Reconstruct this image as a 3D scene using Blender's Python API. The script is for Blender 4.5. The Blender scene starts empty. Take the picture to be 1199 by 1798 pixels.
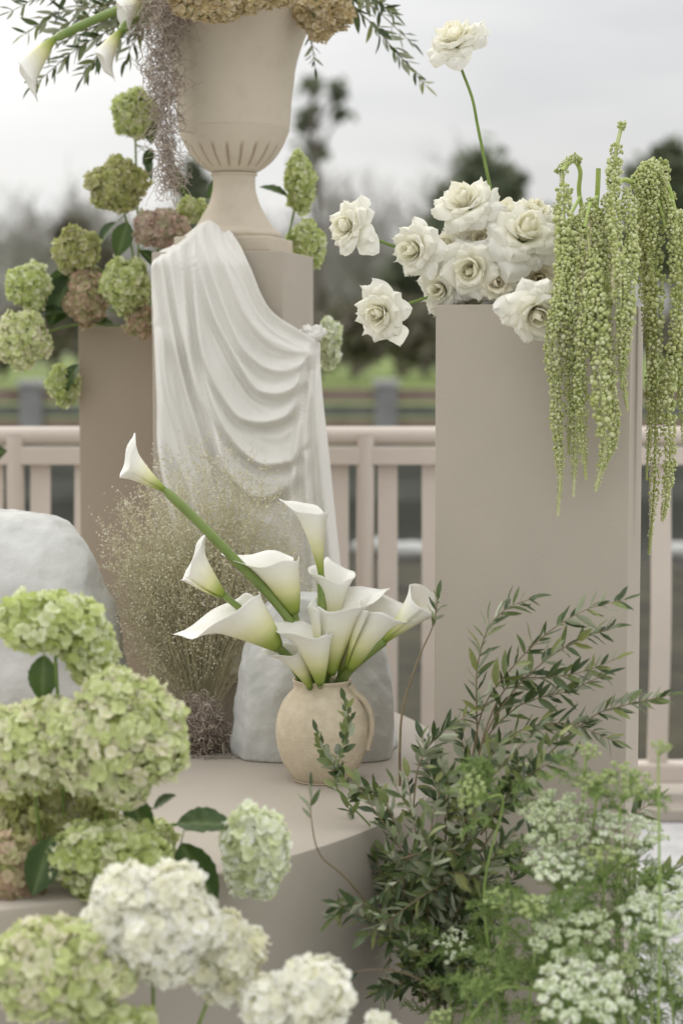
import bpy, math, random
import numpy as np
from mathutils import Vector, Matrix, noise

random.seed(7); rng = np.random.default_rng(7)
scene = bpy.context.scene
COL = scene.collection
R = math.radians
# ------------------------------------------------------------------ camera
FPX, CU, CV, HOR = 3500.0, 599.5, 899.0, 620.0
CAMZ = 1.2
TILT = math.atan((CV - HOR) / FPX)
cam = bpy.data.cameras.new('camera'); cam_o = bpy.data.objects.new('camera', cam); COL.objects.link(cam_o)
cam_o.location = (0, 0, CAMZ); cam_o.rotation_euler = (math.pi / 2 - TILT, 0, 0)
cam.sensor_fit = 'VERTICAL'; cam.sensor_height = 36.0; cam.lens = FPX / 1798 * 36
cam.clip_end = 2000; cam.clip_start = 0.05
cam.dof.use_dof = True; cam.dof.focus_distance = 3.55; cam.dof.aperture_fstop = 2.8
scene.camera = cam_o
# ------------------------------------------------------------------ world: overcast sky
SUN_AZ, SUN_EL = R(-48), R(38)          # azimuth from +Y towards +X (negative: left), elevation
sun_dir = Vector((math.sin(SUN_AZ) * math.cos(SUN_EL), math.cos(SUN_AZ) * math.cos(SUN_EL), math.sin(SUN_EL)))
W = bpy.data.worlds.new('World'); scene.world = W; W.use_nodes = True
nt = W.node_tree; nt.nodes.clear()
def wn(t): return nt.nodes.new(t)
out = wn('ShaderNodeOutputWorld'); bg = wn('ShaderNodeBackground'); bg.inputs['Strength'].default_value = 0.1
sky = wn('ShaderNodeTexSky'); sky.sky_type = 'NISHITA'; sky.sun_disc = False
sky.sun_elevation = SUN_EL; sky.sun_rotation = SUN_AZ
tc = wn('ShaderNodeTexCoord'); mp = wn('ShaderNodeMapping'); mp.inputs['Scale'].default_value = (2.2, 2.2, 11.0)
nz = wn('ShaderNodeTexNoise'); nz.inputs['Scale'].default_value = 1.6; nz.inputs['Detail'].default_value = 5; nz.inputs['Roughness'].default_value = .5
rp = wn('ShaderNodeValToRGB')
rp.color_ramp.elements[0].position = .32; rp.color_ramp.elements[0].color = (5.95, 6.0, 6.1, 1)
rp.color_ramp.elements[1].position = .68; rp.color_ramp.elements[1].color = (7.95, 7.85, 7.65, 1)
dp = wn('ShaderNodeVectorMath'); dp.operation = 'DOT_PRODUCT'; dp.inputs[1].default_value = Vector((sun_dir.x, sun_dir.y, .12)).normalized()
mr = wn('ShaderNodeMapRange'); mr.inputs['From Min'].default_value = .62; mr.inputs['From Max'].default_value = 1.0
mr.inputs['To Min'].default_value = 0; mr.inputs['To Max'].default_value = 4.2
add = wn('ShaderNodeMix'); add.data_type = 'RGBA'; add.blend_type = 'ADD'; add.inputs['Factor'].default_value = 1.0
glow = wn('ShaderNodeVectorMath'); glow.operation = 'SCALE'; glow.inputs[0].default_value = (1.0, .97, .92)
mx = wn('ShaderNodeMix'); mx.data_type = 'RGBA'; mx.inputs['Factor'].default_value = .95
L = nt.links.new
L(tc.outputs['Generated'], mp.inputs['Vector']); L(mp.outputs[0], nz.inputs['Vector']); L(nz.outputs['Fac'], rp.inputs['Fac'])
L(tc.outputs['Generated'], dp.inputs[0]); L(dp.outputs['Value'], mr.inputs['Value']); L(mr.outputs[0], glow.inputs['Scale'])
L(rp.outputs['Color'], add.inputs['A']); L(glow.outputs[0], add.inputs['B'])
L(sky.outputs[0], mx.inputs['A']); L(add.outputs['Result'], mx.inputs['B'])
sx = wn('ShaderNodeSeparateXYZ'); L(tc.outputs['Generated'], sx.inputs[0])
zc = wn('ShaderNodeMath'); zc.operation = 'MAXIMUM'; zc.inputs[1].default_value = 0; L(sx.outputs['Z'], zc.inputs[0])
zm = wn('ShaderNodeMath'); zm.operation = 'MULTIPLY_ADD'; zm.inputs[1].default_value = 1.75; zm.inputs[2].default_value = .80; L(zc.outputs[0], zm.inputs[0])   # CIE overcast: zenith brighter than horizon
cie = wn('ShaderNodeVectorMath'); cie.operation = 'SCALE'; L(mx.outputs['Result'], cie.inputs[0]); L(zm.outputs[0], cie.inputs['Scale'])
L(cie.outputs[0], bg.inputs['Color']); L(bg.outputs[0], out.inputs['Surface'])
# ------------------------------------------------------------------ sun behind thin cloud
sl = bpy.data.lights.new('sun', 'SUN'); sl.energy = 1.1; sl.angle = R(35); sl.color = (1, .95, .88)
so = bpy.data.objects.new('sun', sl); COL.objects.link(so); so.rotation_euler = (-sun_dir).to_track_quat('-Z', 'Y').to_euler()
so.location = (-6, 4, 8)
vs = scene.view_settings; vs.view_transform = 'Standard'; vs.look = 'None'; vs.exposure = 0.14; vs.gamma = 1.0; vs.use_curve_mapping = False
scene.render.engine = 'CYCLES'; scene.cycles.use_denoising = True
scene.cycles.max_bounces = 8; scene.cycles.transparent_max_bounces = 6

# ------------------------------------------------------------------ helpers
ct, st = math.cos(TILT), math.sin(TILT)
def P(u, v, D):
    """world point seen at photograph pixel (u, v) at world distance y = D"""
    xc = (u - CU) / FPX; yc = -(v - CV) / FPX
    dy = ct + st * yc; dz = -st + ct * yc
    return np.array([xc * D / dy, D, CAMZ + dz * D / dy])
def hit(u, v, z):
    p = P(u, v, 1.0) - np.array([0, 0, CAMZ])
    s = (z - CAMZ) / p[2]
    return np.array([p[0] * s, s, z])
def S(D): return D / FPX
def nrm(a):
    a = np.asarray(a, float); n = np.linalg.norm(a, axis=-1, keepdims=True); return a / np.maximum(n, 1e-9)
def spline(pts, n):
    pts = np.asarray(pts, float)
    if len(pts) == 2: return pts[0] + (pts[1] - pts[0]) * np.linspace(0, 1, n)[:, None]
    p = np.vstack([2 * pts[0] - pts[1], pts, 2 * pts[-1] - pts[-2]])
    seg = len(pts) - 1; t = np.linspace(0, seg - 1e-6, n); i = t.astype(int); f = (t - i)[:, None]
    a, b, c, d = p[i], p[i + 1], p[i + 2], p[i + 3]
    return .5 * ((2 * b) + (c - a) * f + (2 * a - 5 * b + 4 * c - d) * f ** 2 + (3 * b - a - 3 * c + d) * f ** 3)
class MB:
    def __init__(s): s.v = []; s.f = []; s.h = []; s.n = 0
    def add(s, v, f, h=0.0):
        v = np.asarray(v, float).reshape(-1, 3)
        s.v.append(v); f = np.asarray(f) + s.n; s.f.extend(f.tolist())
        s.h.append(np.broadcast_to(np.asarray(h, float), (len(v),))); s.n += len(v); return s
    def mesh(s, name, mat, org=(0, 0, 0), smooth=True):
        me = bpy.data.meshes.new(name); v = np.concatenate(s.v) - np.asarray(org)
        me.from_pydata(v.tolist(), [], s.f)
        at = me.attributes.new('h', 'FLOAT', 'POINT'); at.data.foreach_set('value', np.concatenate(s.h).astype(np.float32))
        if smooth: me.shade_smooth()
        if mat: me.materials.append(mat)
        return me
    def build(s, name, mat, parent=None, smooth=True, org=None):
        o_ = np.array(parent.location) if parent is not None and org is None else (np.zeros(3) if org is None else np.asarray(org))
        if parent is not None and parent.parent is not None: o_ = o_ + np.array(parent.parent.location)
        o = bpy.data.objects.new(name, s.mesh(name, mat, o_, smooth)); COL.objects.link(o)
        if parent is not None: o.parent = parent
        else: o.location = o_
        return o
def many(mb, pts, sizes, base):
    v0, f0 = base; pts = np.asarray(pts, float); sizes = np.asarray(sizes, float); n = len(pts)
    mb.add((pts[:, None] + v0[None] * sizes[:, None, None]).reshape(-1, 3), (f0[None] + (np.arange(n) * len(v0))[:, None, None]).reshape(-1, f0.shape[1]))
def grid_faces(nr, nc, wrap=False, off=0):
    r = np.arange(nr - 1)[:, None]; c = np.arange(nc if wrap else nc - 1)[None, :]; c2 = (c + 1) % nc
    return np.stack([r * nc + c, r * nc + c2, (r + 1) * nc + c2, (r + 1) * nc + c], -1).reshape(-1, 4) + off
def tube(mb, pts, rad, sides=6, h=None):
    pts = np.asarray(pts, float); n = len(pts)
    rad = np.broadcast_to(np.asarray(rad, float), (n,))
    t = nrm(np.gradient(pts, axis=0))
    ref = np.array([0.31, -.82, .48]); 
    x = nrm(np.cross(t, ref)); y = np.cross(t, x)
    a = np.arange(sides) * 2 * math.pi / sides
    v = pts[:, None] + rad[:, None, None] * (np.cos(a)[None, :, None] * x[:, None] + np.sin(a)[None, :, None] * y[:, None])
    hh = 0 if h is None else np.repeat(np.broadcast_to(h, (n,)), sides)
    mb.add(v.reshape(-1, 3), grid_faces(n, sides, True), hh)
def lathe(mb, prof, c, seg=64, mod=None):
    prof = np.asarray(prof, float); n = len(prof); a = np.arange(seg) * 2 * math.pi / seg
    r = np.repeat(prof[:, :1], seg, 1); h = np.zeros_like(r)
    if mod is not None: r, h = mod(r, np.repeat(prof[:, 1:2], seg, 1), np.repeat(a[None], n, 0))
    v = np.stack([c[0] + r * np.cos(a), c[1] + r * np.sin(a), np.repeat(c[2] + prof[:, 1:2], seg, 1)], -1)
    mb.add(v.reshape(-1, 3), grid_faces(n, seg, True), h.reshape(-1))
def tag(o, label=None, cat=None, group=None, kind=None):
    if label: o['label'] = label
    if cat: o['category'] = cat
    if group: o['group'] = group
    if kind: o['kind'] = kind
    return o
def thing(name, label, cat, loc, group=None):
    o = bpy.data.objects.new(name, None); COL.objects.link(o); o.location = [float(x) for x in loc]
    o.empty_display_size = .02
    return tag(o, label, cat, group)
def inst(name, me, parent, M):
    o = bpy.data.objects.new(name, me); COL.objects.link(o); o.parent = parent
    o.matrix_basis = Matrix.Translation(-Vector(parent.location) - (Vector(parent.parent.location) if parent.parent else Vector())) @ M
    return o
def frame(origin, ydir, zhint, sx, sy, sz):
    y = Vector(ydir).normalized(); z = Vector(zhint); x = y.cross(z)
    if x.length < 1e-6: x = y.orthogonal()
    x.normalize(); z = x.cross(y)
    M = Matrix(((x.x * sx, y.x * sy, z.x * sz, origin[0]), (x.y * sx, y.y * sy, z.y * sz, origin[1]), (x.z * sx, y.z * sy, z.z * sz, origin[2]), (0, 0, 0, 1)))
    return M
def ico(sub):
    import bmesh
    bm = bmesh.new(); bmesh.ops.create_icosphere(bm, subdivisions=sub, radius=1)
    v = np.array([x.co[:] for x in bm.verts]); f = np.array([[a.index for a in x.verts] for x in bm.faces]); bm.free(); return v, f
ICO1, ICO2 = ico(1), ico(2)
def box(mb, lo, hi, M=None, bev=0.0):
    import bmesh
    bm = bmesh.new(); bmesh.ops.create_cube(bm, size=1)
    lo = np.array(lo, float); hi = np.array(hi, float)
    for x in bm.verts: x.co = Vector(((lo + hi) / 2 + np.array(x.co) * (hi - lo)).tolist())
    if bev: bmesh.ops.bevel(bm, geom=list(bm.edges), offset=bev, segments=2, affect='EDGES', profile=.6)
    bm.verts.ensure_lookup_table(); bm.verts.index_update()
    v = np.array([(M @ x.co if M else x.co)[:] for x in bm.verts])
    off = mb.n; mb.v.append(v); mb.f.extend([[a.index + off for a in f.verts] for f in bm.faces]); mb.h.append(np.zeros(len(v))); mb.n += len(v); bm.free()

# ------------------------------------------------------------------ materials
def mat(name, stops, fac='none', rough=.6, trans=0.0, back=None, bump=0.0, bscale=60.0, nscale=8.0, namt=0.0, spec=.3,
        center=None, vnoise=0.0, detail=3.0, cpow=2.0):
    m = bpy.data.materials.new(name); m.use_nodes = True; t = m.node_tree; N = t.nodes; N.clear(); K = t.links.new
    o = N.new('ShaderNodeOutputMaterial'); b = N.new('ShaderNodeBsdfPrincipled')
    b.inputs['Roughness'].default_value = rough; b.inputs['Specular IOR Level'].default_value = spec
    geo = N.new('ShaderNodeNewGeometry'); oi = N.new('ShaderNodeObjectInfo'); tcn = N.new('ShaderNodeTexCoord')
    at = N.new('ShaderNodeAttribute'); at.attribute_name = 'h'
    src = {'object': oi.outputs['Random'], 'island': geo.outputs['Random Per Island'], 'attr': at.outputs['Fac']}.get(fac)
    nzn = N.new('ShaderNodeTexNoise'); nzn.inputs['Scale'].default_value = nscale; nzn.inputs['Detail'].default_value = detail
    K(tcn.outputs['Object'], nzn.inputs['Vector'])
    rpn = N.new('ShaderNodeValToRGB'); cr = rpn.color_ramp
    while len(cr.elements) < len(stops): cr.elements.new(.5)
    for e, (p, c) in zip(cr.elements, stops): e.position = p; e.color = (*c, 1)
    def mth(op, a, b_):
        q = N.new('ShaderNodeMath'); q.operation = op
        for i, x in enumerate((a, b_)):
            if isinstance(x, (int, float)): q.inputs[i].default_value = x
            else: K(x, q.inputs[i])
        return q.outputs[0]
    if src is None: src = nzn.outputs['Fac']
    elif namt: src = mth('ADD', src, mth('MULTIPLY', mth('SUBTRACT', nzn.outputs['Fac'], .5), namt))
    K(src, rpn.inputs['Fac']); c = rpn.outputs['Color']
    def mix(f, a, b_):
        q = N.new('ShaderNodeMix'); q.data_type = 'RGBA'
        K(f, q.inputs['Factor']) if not isinstance(f, float) else setattr(q.inputs['Factor'], 'default_value', f)
        for k, x in (('A', a), ('B', b_)):
            if isinstance(x, tuple): q.inputs[k].default_value = (*x, 1)
            else: K(x, q.inputs[k])
        return q.outputs['Result']
    if center is not None:
        inv = mth('SUBTRACT', 1.0, at.outputs['Fac']); c = mix(mth('MULTIPLY', mth('POWER', inv, cpow), .75), c, center)
    if vnoise:
        q = N.new('ShaderNodeHueSaturation'); K(c, q.inputs['Color'])
        K(mth('ADD', 1 - vnoise / 2, mth('MULTIPLY', nzn.outputs['Fac'], vnoise)), q.inputs['Value']); c = q.outputs[0]
    if back is not None: c = mix(geo.outputs['Backfacing'], c, back)
    K(c, b.inputs['Base Color'])
    if bump:
        n2 = N.new('ShaderNodeTexNoise'); n2.inputs['Scale'].default_value = bscale; n2.inputs['Detail'].default_value = 4; K(tcn.outputs['Object'], n2.inputs['Vector'])
        bp = N.new('ShaderNodeBump'); bp.inputs['Strength'].default_value = bump; bp.inputs['Distance'].default_value = .004
        K(n2.outputs['Fac'], bp.inputs['Height']); K(bp.outputs[0], b.inputs['Normal'])
    if trans:
        tr = N.new('ShaderNodeBsdfTranslucent'); K(c, tr.inputs['Color']); ms = N.new('ShaderNodeMixShader'); ms.inputs[0].default_value = trans
        K(b.outputs[0], ms.inputs[1]); K(tr.outputs[0], ms.inputs[2]); K(ms.outputs[0], o.inputs['Surface'])
    else: K(b.outputs[0], o.inputs['Surface'])
    return m
LIGHT = 1.0
def s2(*c): return tuple(((x / 255 + .055) / 1.055) ** 2.4 if x > 10 else x / 255 / 12.92 for x in c)
def two(a, b): return [(.3, a), (.7, b)]
M_PLINTH = mat('plinth_paint', [(.25, (.392, .347, .284)), (.45, (.42, .373, .307)), (.6, (.43, .381, .313)), (.78, (.448, .398, .328))], rough=.65, bump=.14, bscale=150, nscale=6, detail=8)
M_PLINTHD = mat('plinth_paint_tan', two((.385, .318, .244), (.41, .34, .26)), rough=.65, bump=.06, bscale=220, nscale=5)
M_PLAT = mat('platform_paint', two((.378, .338, .285), (.41, .367, .312)), rough=.6, bump=.12, bscale=130, nscale=7, detail=9)
M_RAIL = mat('rail_paint', two((.56, .495, .43), (.60, .53, .462)), rough=.5, nscale=6)
M_FLOOR = mat('pale_concrete', two((.46, .455, .45), (.60, .595, .59)), rough=.8, nscale=14, bump=.2, bscale=60)
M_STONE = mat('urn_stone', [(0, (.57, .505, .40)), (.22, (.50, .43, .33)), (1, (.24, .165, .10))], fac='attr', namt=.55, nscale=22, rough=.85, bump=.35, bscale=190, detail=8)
M_JUG = mat('jug_clay', [(.3, (.53, .455, .33)), (.5, (.58, .50, .37)), (.7, (.63, .55, .415))], rough=.85, nscale=55, bump=.45, bscale=260, detail=10)
M_ROCK = mat('plaster_rock', [(.3, (.43, .435, .41)), (.5, (.55, .55, .525)), (.7, (.63, .63, .605))], rough=.8, nscale=9, bump=1.0, bscale=38, detail=9)
M_CLOTH = mat('ivory_cloth', two((.84, .825, .775), (.88, .865, .815)), rough=.85, trans=.2, nscale=9, bump=.25, bscale=420, spec=.1)
def pal(name, cols, center, trans=.36, fac='object', namt=.5, nscale=9):
    n = len(cols); return mat(name, [(.12 + .76 * i / (n - 1), c) for i, c in enumerate(cols)], fac=fac, namt=namt, nscale=nscale, rough=.7, trans=trans, center=center, spec=.12)
HP = {}
PALS = {
 'lime': ([(.52, .60, .22), (.66, .73, .33), (.75, .80, .46), (.84, .86, .63)], (.50, .57, .19)),
 'pale': ([(.62, .68, .32), (.76, .81, .46), (.85, .87, .61), (.82, .76, .62)], (.58, .64, .26)),
 'olive': ([(.43, .45, .17), (.56, .58, .25), (.65, .66, .34), (.65, .61, .42)], (.40, .43, .15)),
 'green': ([(.50, .57, .21), (.64, .71, .32), (.73, .78, .44), (.80, .80, .57)], (.47, .54, .18)),
 'rust': ([(.50, .49, .26), (.62, .54, .35), (.67, .53, .40), (.62, .43, .34)], (.46, .43, .22)),
 'pink': ([(.60, .57, .40), (.71, .58, .49), (.77, .62, .54), (.62, .43, .38)], (.52, .47, .29)),
 'white': ([(.90, .89, .75), (.94, .935, .83), (.95, .945, .88), (.955, .95, .905)], (.89, .88, .64)),
 'cream': ([(.84, .82, .60), (.89, .88, .71), (.92, .91, .80), (.93, .93, .86)], (.85, .84, .58)),
 'mint': ([(.68, .74, .46), (.80, .84, .60), (.87, .90, .75), (.91, .92, .84)], (.68, .73, .40)),
 'dried': ([(.53, .42, .21), (.66, .54, .32), (.74, .63, .42), (.78, .69, .51)], (.49, .39, .18)),
}
for k, (c, ce) in PALS.items():
    HP[k] = pal('florets_' + k, c, ce); HP[k + '_j'] = pal('florets_joined_' + k, c, ce, fac='island')
M_CORE = mat('pedicels', two((.34, .38, .13), (.44, .47, .20)), rough=.8, nscale=60)
M_CORE_W = mat('pedicels_pale', two((.74, .75, .54), (.82, .82, .64)), rough=.8, nscale=60)
M_STEM = mat('green_stem', two((.13, .20, .04), (.20, .28, .07)), rough=.5, nscale=30)
M_STEMB = mat('brown_stem', two((.17, .13, .075), (.26, .20, .12)), rough=.7, nscale=30)
M_HLEAF = mat('hydrangea_leaf', two((.035, .070, .014), (.065, .115, .026)), fac='object', namt=.8, center=(.16, .22, .08), cpow=5.0, rough=.42, trans=.22, back=(.11, .17, .07), nscale=14, bump=.25, bscale=70, spec=.4)
M_OLEAF = mat('olive_leaf', [(.05, (.04, .068, .022)), (.5, (.075, .11, .035)), (.8, (.15, .19, .06)), (1, (.27, .29, .10))], fac='object', namt=.3, rough=.42, trans=.14, back=(.34, .37, .25), spec=.45)
M_ROSE = mat('rose_petal', [(.0, (.92, .88, .70)), (.35, (.92, .90, .76)), (.75, (.925, .91, .82)), (1, (.925, .915, .845))], fac='attr', rough=.6, trans=.40, spec=.12)
M_ROSEC = mat('rose_petal_cream', [(.0, (.88, .79, .58)), (.4, (.90, .85, .68)), (1, (.91, .885, .78))], fac='attr', rough=.6, trans=.25, spec=.15)
M_CALLA = mat('calla_spathe', [(.0, (.22, .32, .05)), (.16, (.42, .49, .11)), (.36, (.80, .79, .44)), (.60, (.90, .885, .74)), (.8, (.92, .91, .85)), (1, (.92, .915, .87))], fac='attr', rough=.42, trans=.25, spec=.3)
M_CSTEM = mat('calla_stem', two((.155, .225, .055), (.215, .285, .08)), rough=.35, nscale=20, spec=.4)
M_SPADIX = mat('spadix', two((.75, .48, .06), (.82, .58, .10)), rough=.7, nscale=200)
M_AMAR = mat('amaranth', [(.05, (.42, .47, .17)), (.4, (.57, .61, .27)), (.8, (.67, .70, .38)), (1, (.74, .77, .49))], fac='island', rough=.8, trans=.25, spec=.1)
M_ASTEM = mat('amaranth_stem', two((.32, .42, .10), (.42, .50, .17)), rough=.5, nscale=20)
M_GYP = mat('gyp_blossom', [(.1, (.62, .58, .36)), (.5, (.78, .74, .54)), (1, (.90, .88, .77))], fac='island', rough=.8, trans=.2)
M_GYPS = mat('gyp_stem', two((.54, .50, .31), (.66, .61, .41)), rough=.7, nscale=20)
M_MOSS = mat('moss_strand', [(.0, (.27, .215, .17)), (.6, (.43, .36, .295)), (1, (.56, .48, .40))], fac='island', rough=.9)
M_LACE = mat('lace_blossom', [(.05, (.48, .56, .30)), (.45, (.66, .72, .50)), (1, (.84, .87, .75))], fac='island', rough=.7, trans=.25)
M_LACEG = mat('lace_blossom_green', [(.05, (.30, .39, .12)), (.5, (.42, .50, .20)), (1, (.58, .64, .36))], fac='island', rough=.7, trans=.25)
M_LACEM = mat('lace_blossom_pale_green', [(.05, (.44, .52, .26)), (.5, (.58, .65, .40)), (1, (.74, .79, .60))], fac='island', rough=.7, trans=.25)
M_LSTEM = mat('lace_stem', two((.22, .32, .08), (.32, .42, .13)), rough=.5, nscale=30)
M_FEATH = mat('feather_leaf', [(.1, (.15, .24, .06)), (.9, (.32, .42, .14))], fac='island', rough=.6, trans=.25)
M_BARK = mat('bark', two((.10, .085, .075), (.18, .155, .14)), rough=.9, nscale=3)
M_TWIG = mat('bare_twigs', two((.27, .255, .235), (.36, .345, .32)), rough=.9, nscale=.5)  # grey twigs, lightened in the colour to stand in for far haze
M_EVER = mat('evergreen', [(.1, (.12, .14, .10)), (.9, (.25, .275, .19))], fac='island', rough=.8, trans=.25)  # greens paled, distance haze painted into the colour
M_SCRUB = mat('scrub', [(.1, (.11, .095, .072)), (.6, (.19, .165, .13)), (1, (.14, .155, .09))], fac='island', rough=.9, trans=.1)  # browns lifted as well, far haze put into the colour
M_GRASS = mat('field_grass', two((.13, .19, .045), (.22, .27, .08)), rough=.9, nscale=.35, detail=6)
M_SOIL = mat('bank_soil', two((.018, .016, .011), (.06, .055, .03)), rough=.95, nscale=2.2, bump=.6, bscale=14)
M_WOOD = mat('fence_wood', two((.22, .16, .125), (.30, .235, .19)), rough=.85, nscale=4)
M_GREYW = mat('grey_wood', two((.22, .22, .215), (.30, .30, .295)), rough=.85, nscale=5)
M_CAP = mat('post_cap', two((.42, .42, .40), (.48, .48, .46)), rough=.7, nscale=5)
M_BULK = mat('bulkhead_wood', two((.13, .14, .115), (.20, .205, .175)), rough=.85, nscale=3)
M_WATER = mat('pond_water', two((.012, .013, .009), (.02, .02, .012)), rough=.16, nscale=1, bump=.5, bscale=5.0, spec=.4)

# ------------------------------------------------------------------ the setting
def sheet(name, x0, x1, y0, y1, z, m, nx=2, ny=2, zf=None):
    mb = MB(); X, Y = np.meshgrid(np.linspace(x0, x1, nx), np.linspace(y0, y1, ny)); Z = np.full_like(X, z) if zf is None else zf(X, Y)
    mb.add(np.stack([X, Y, Z], -1).reshape(-1, 3), grid_faces(ny, nx)); return tag(mb.build(name, m), kind='structure')
mb = MB(); box(mb, (-7, -4, -.2), (7, 5.55, 0)); tag(mb.build('floor', M_FLOOR, smooth=False), kind='structure')
mb = MB(); box(mb, (-7, 5.03, .002), (7, 5.5, .032), bev=.004); tag(mb.build('kerb', M_PLAT, smooth=False), kind='structure')
def bankz(X, Y):
    z = -.06 - .22 * np.clip((Y - 6) / 8.6, 0, 2) ** 1.2
    return z + .05 * np.sin(X * 1.7 + 2 * np.sin(Y * .9)) * np.clip((Y - 5.6), 0, 1)
sheet('ground', -30, 30, 5.5, 17, 0, M_SOIL, 60, 40, bankz)
sheet('pond_water', -60, 60, 9, 20.3, -.27, M_WATER)
sheet('field', -900, 900, 20.2, 1500, .18, M_GRASS, 2, 2)
# bulkhead on the far bank: each plank is a part
bh = thing('bulkhead', 'weathered grey green timber bulkhead along the far bank of the pond', 'retaining wall', (0, 20, -.4))
for r_, (z0, z1) in enumerate(((-.39, -.22), (-.215, -.02), (-.015, .19))):
    for i in range(-5, 5):
        mb = MB(); box(mb, (i * 2.4 + .004, 20 + .015 * (r_ % 2), z0), (i * 2.4 + 2.396, 20.12, z1), bev=.006); mb.build('plank', M_BULK, bh, smooth=False)
mb = MB(); box(mb, (-12, 19.92, .194), (12, 20.2, .25), bev=.006); mb.build('cap_board', M_GREYW, bh, smooth=False)
# fence on the far bank
fx = [P(55, 700, 20.4)[0], P(678, 700, 20.4)[0]]; gap = fx[1] - fx[0]
fe = thing('bank_fence', 'brown rail fence with grey capped posts on the far bank behind the railing', 'fence', (0, 20.5, .18))
for k in range(-2, 4):
    x = fx[0] + gap * k; mb = MB(); box(mb, (x - .115, 20.35, .19), (x + .115, 20.58, .86), bev=.01); p_ = mb.build('post', M_GREYW, fe, smooth=False)
    mb = MB(); box(mb, (x - .135, 20.33, .862), (x + .135, 20.6, .93), bev=.015); mb.build('post_cap', M_CAP, p_, smooth=False)
    for (z0, z1, m_) in ((.70, .84, M_WOOD), (.545, .675, M_BULK), (.40, .53, M_WOOD), (.25, .385, M_BULK)):
        mb = MB(); box(mb, (x + .118, 20.42, z0), (x + gap - .118, 20.48, z1), bev=.004); mb.build('rail', m_, fe, smooth=False)
# pale lumps on the near bank, waterline ones added for sky reflection
for (u, v, D, r_, lb) in ((720, 968, 12.0, .11, 'pale lump standing in for sky reflection at the waterline seen through the gap left of the right plinth'), (718, 1140, 9.2, .06, 'small pale lump low in the gap left of the right plinth'),
                          (1192, 968, 12.4, .11, 'pale lump standing in for sky reflection at the waterline seen at the right frame edge'), (658, 960, 12.2, .10, 'pale lump standing in for sky reflection seen between round post and baluster right of the cloth')):
    p = P(u, v, D); v_, f_ = ICO2; q = v_ * np.array([1.6, .9, .55]) * r_ * (1 + .25 * np.array([noise.noise(Vector(x * 1.7 + D)) for x in v_]))[:, None]
    mb = MB(); mb.add(q + p, f_); o = mb.build('pale_lump', M_CAP, org=p); tag(o, lb, 'lump')

# ------------------------------------------------------------------ background trees
def grow(mb, p, d, Ln, r, depth, spread, kids):
    n = 4; pts = [p]; q = p.copy(); dd = d.copy()
    for i in range(n):
        dd = nrm(dd + rng.normal(0, .16, 3) + np.array([0, 0, .05])); q = q + dd * Ln / n; pts.append(q)
    tube(mb, pts, np.linspace(r, r * .6, n + 1), 4 if depth < 3 else 3)
    if depth == 0: return
    for k in range(kids):
        f = rng.uniform(.35, 1.0); i = f * n; a = pts[int(min(i, n - 1))]; b_ = pts[int(min(i, n - 1)) + 1]; s0 = a + (b_ - a) * (i - int(min(i, n - 1)))
        grow(mb, s0, nrm(dd + rng.normal(0, spread, 3)), Ln * rng.uniform(.55, .8), r * .62, depth - 1, spread, kids)
def bare_tree(label, u, vt, D, w, trunk=True, depth=4, kids=5, m=None):
    base = P(u, 640, D); base[2] = .18; top = P(u, vt, D); H = top[2] - base[2]
    t = thing('bare_tree', label, 'tree', base, 'bare trees beyond the field')
    mb = MB(); tube(mb, [base, base + np.array([.05 * H * .2, 0, H * .2]), base + np.array([0, 0, H * .42])], [H * .022, H * .018, H * .014], 7); mb.build('trunk', M_BARK, t)
    mb = MB()
    for k in range(7):
        a = rng.uniform(0, 2 * math.pi); s0 = base + np.array([0, 0, H * rng.uniform(.15, .42)])
        grow(mb, s0, nrm(np.array([math.cos(a) * w, math.sin(a) * w, 1.0])), H * rng.uniform(.28, .36), H * .010, depth - 1, .55, kids)
    mb.build('crown', m or M_TWIG, t)
def cards(mb, c, rad, n, size):
    d = nrm(rng.normal(size=(n, 3))); rr = np.abs(rng.normal(0, .62, (n, 1))); sub = nrm(rng.normal(size=(9, 3)))[rng.integers(0, 9, n)] * rng.uniform(.3, .9, (9, 1))[rng.integers(0, 9, n)]; p = np.asarray(c) + (d * rr * .55 + sub * .75) * np.asarray(rad)
    a = nrm(rng.normal(size=(n, 3))); b_ = nrm(np.cross(a, rng.normal(size=(n, 3)))); s_ = size * rng.uniform(.5, 1.3, (n, 1))
    v = np.stack([p - a * s_, p - b_ * s_ * .5, p + a * s_, p + b_ * s_ * .5], 1).reshape(-1, 3)
    mb.add(v, np.arange(n * 4).reshape(-1, 4))
def leafy_tree(name, label, u, D, lobes, size=.3, n=420, m=None, group='evergreens beyond the field'):
    base = P(u, 640, D); base[2] = .18; t = thing(name, label, 'tree', base, group)
    tops = [P(a, b, D) for a, b, *_ in lobes]; top = max(tops, key=lambda q: q[2])
    mb = MB(); tube(mb, spline([base, (base + top) / 2 + np.array([.2, 0, 0]), top], 8), np.linspace(.022, .006, 8) * (top[2] - base[2]), 7)
    for q in tops:
        s0 = base + (top - base) * min(.85, max(.2, (q[2] - base[2]) / (top[2] - base[2]) - .15)); tube(mb, [s0, (s0 + q) / 2 + np.array([0, 0, .05]), q], [.06, .05, .03], 5)
    mb.build('trunk', M_BARK, t)
    mb = MB()
    for a, b, ru, rv in lobes: cards(mb, P(a, b, D + rng.uniform(-1, 1)), (ru * S(D), ru * S(D) * .9, rv * S(D)), int(n * ru * rv / 900) + 40, size)
    mb.build('crown', m or M_EVER, t, smooth=False)
bare_tree('pale bare tree standing against the bright sky at far left', 95, 300, 95, .9)
bare_tree('low bare tree at the left frame edge behind the hydrangeas', 5, 430, 80, 1.0)
bare_tree('bare tree behind the top left hydrangea heads', 215, 400, 85, .9)
bare_tree('tall bare tree left of the round evergreen, above the roses', 705, 270, 90, .8)
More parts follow.
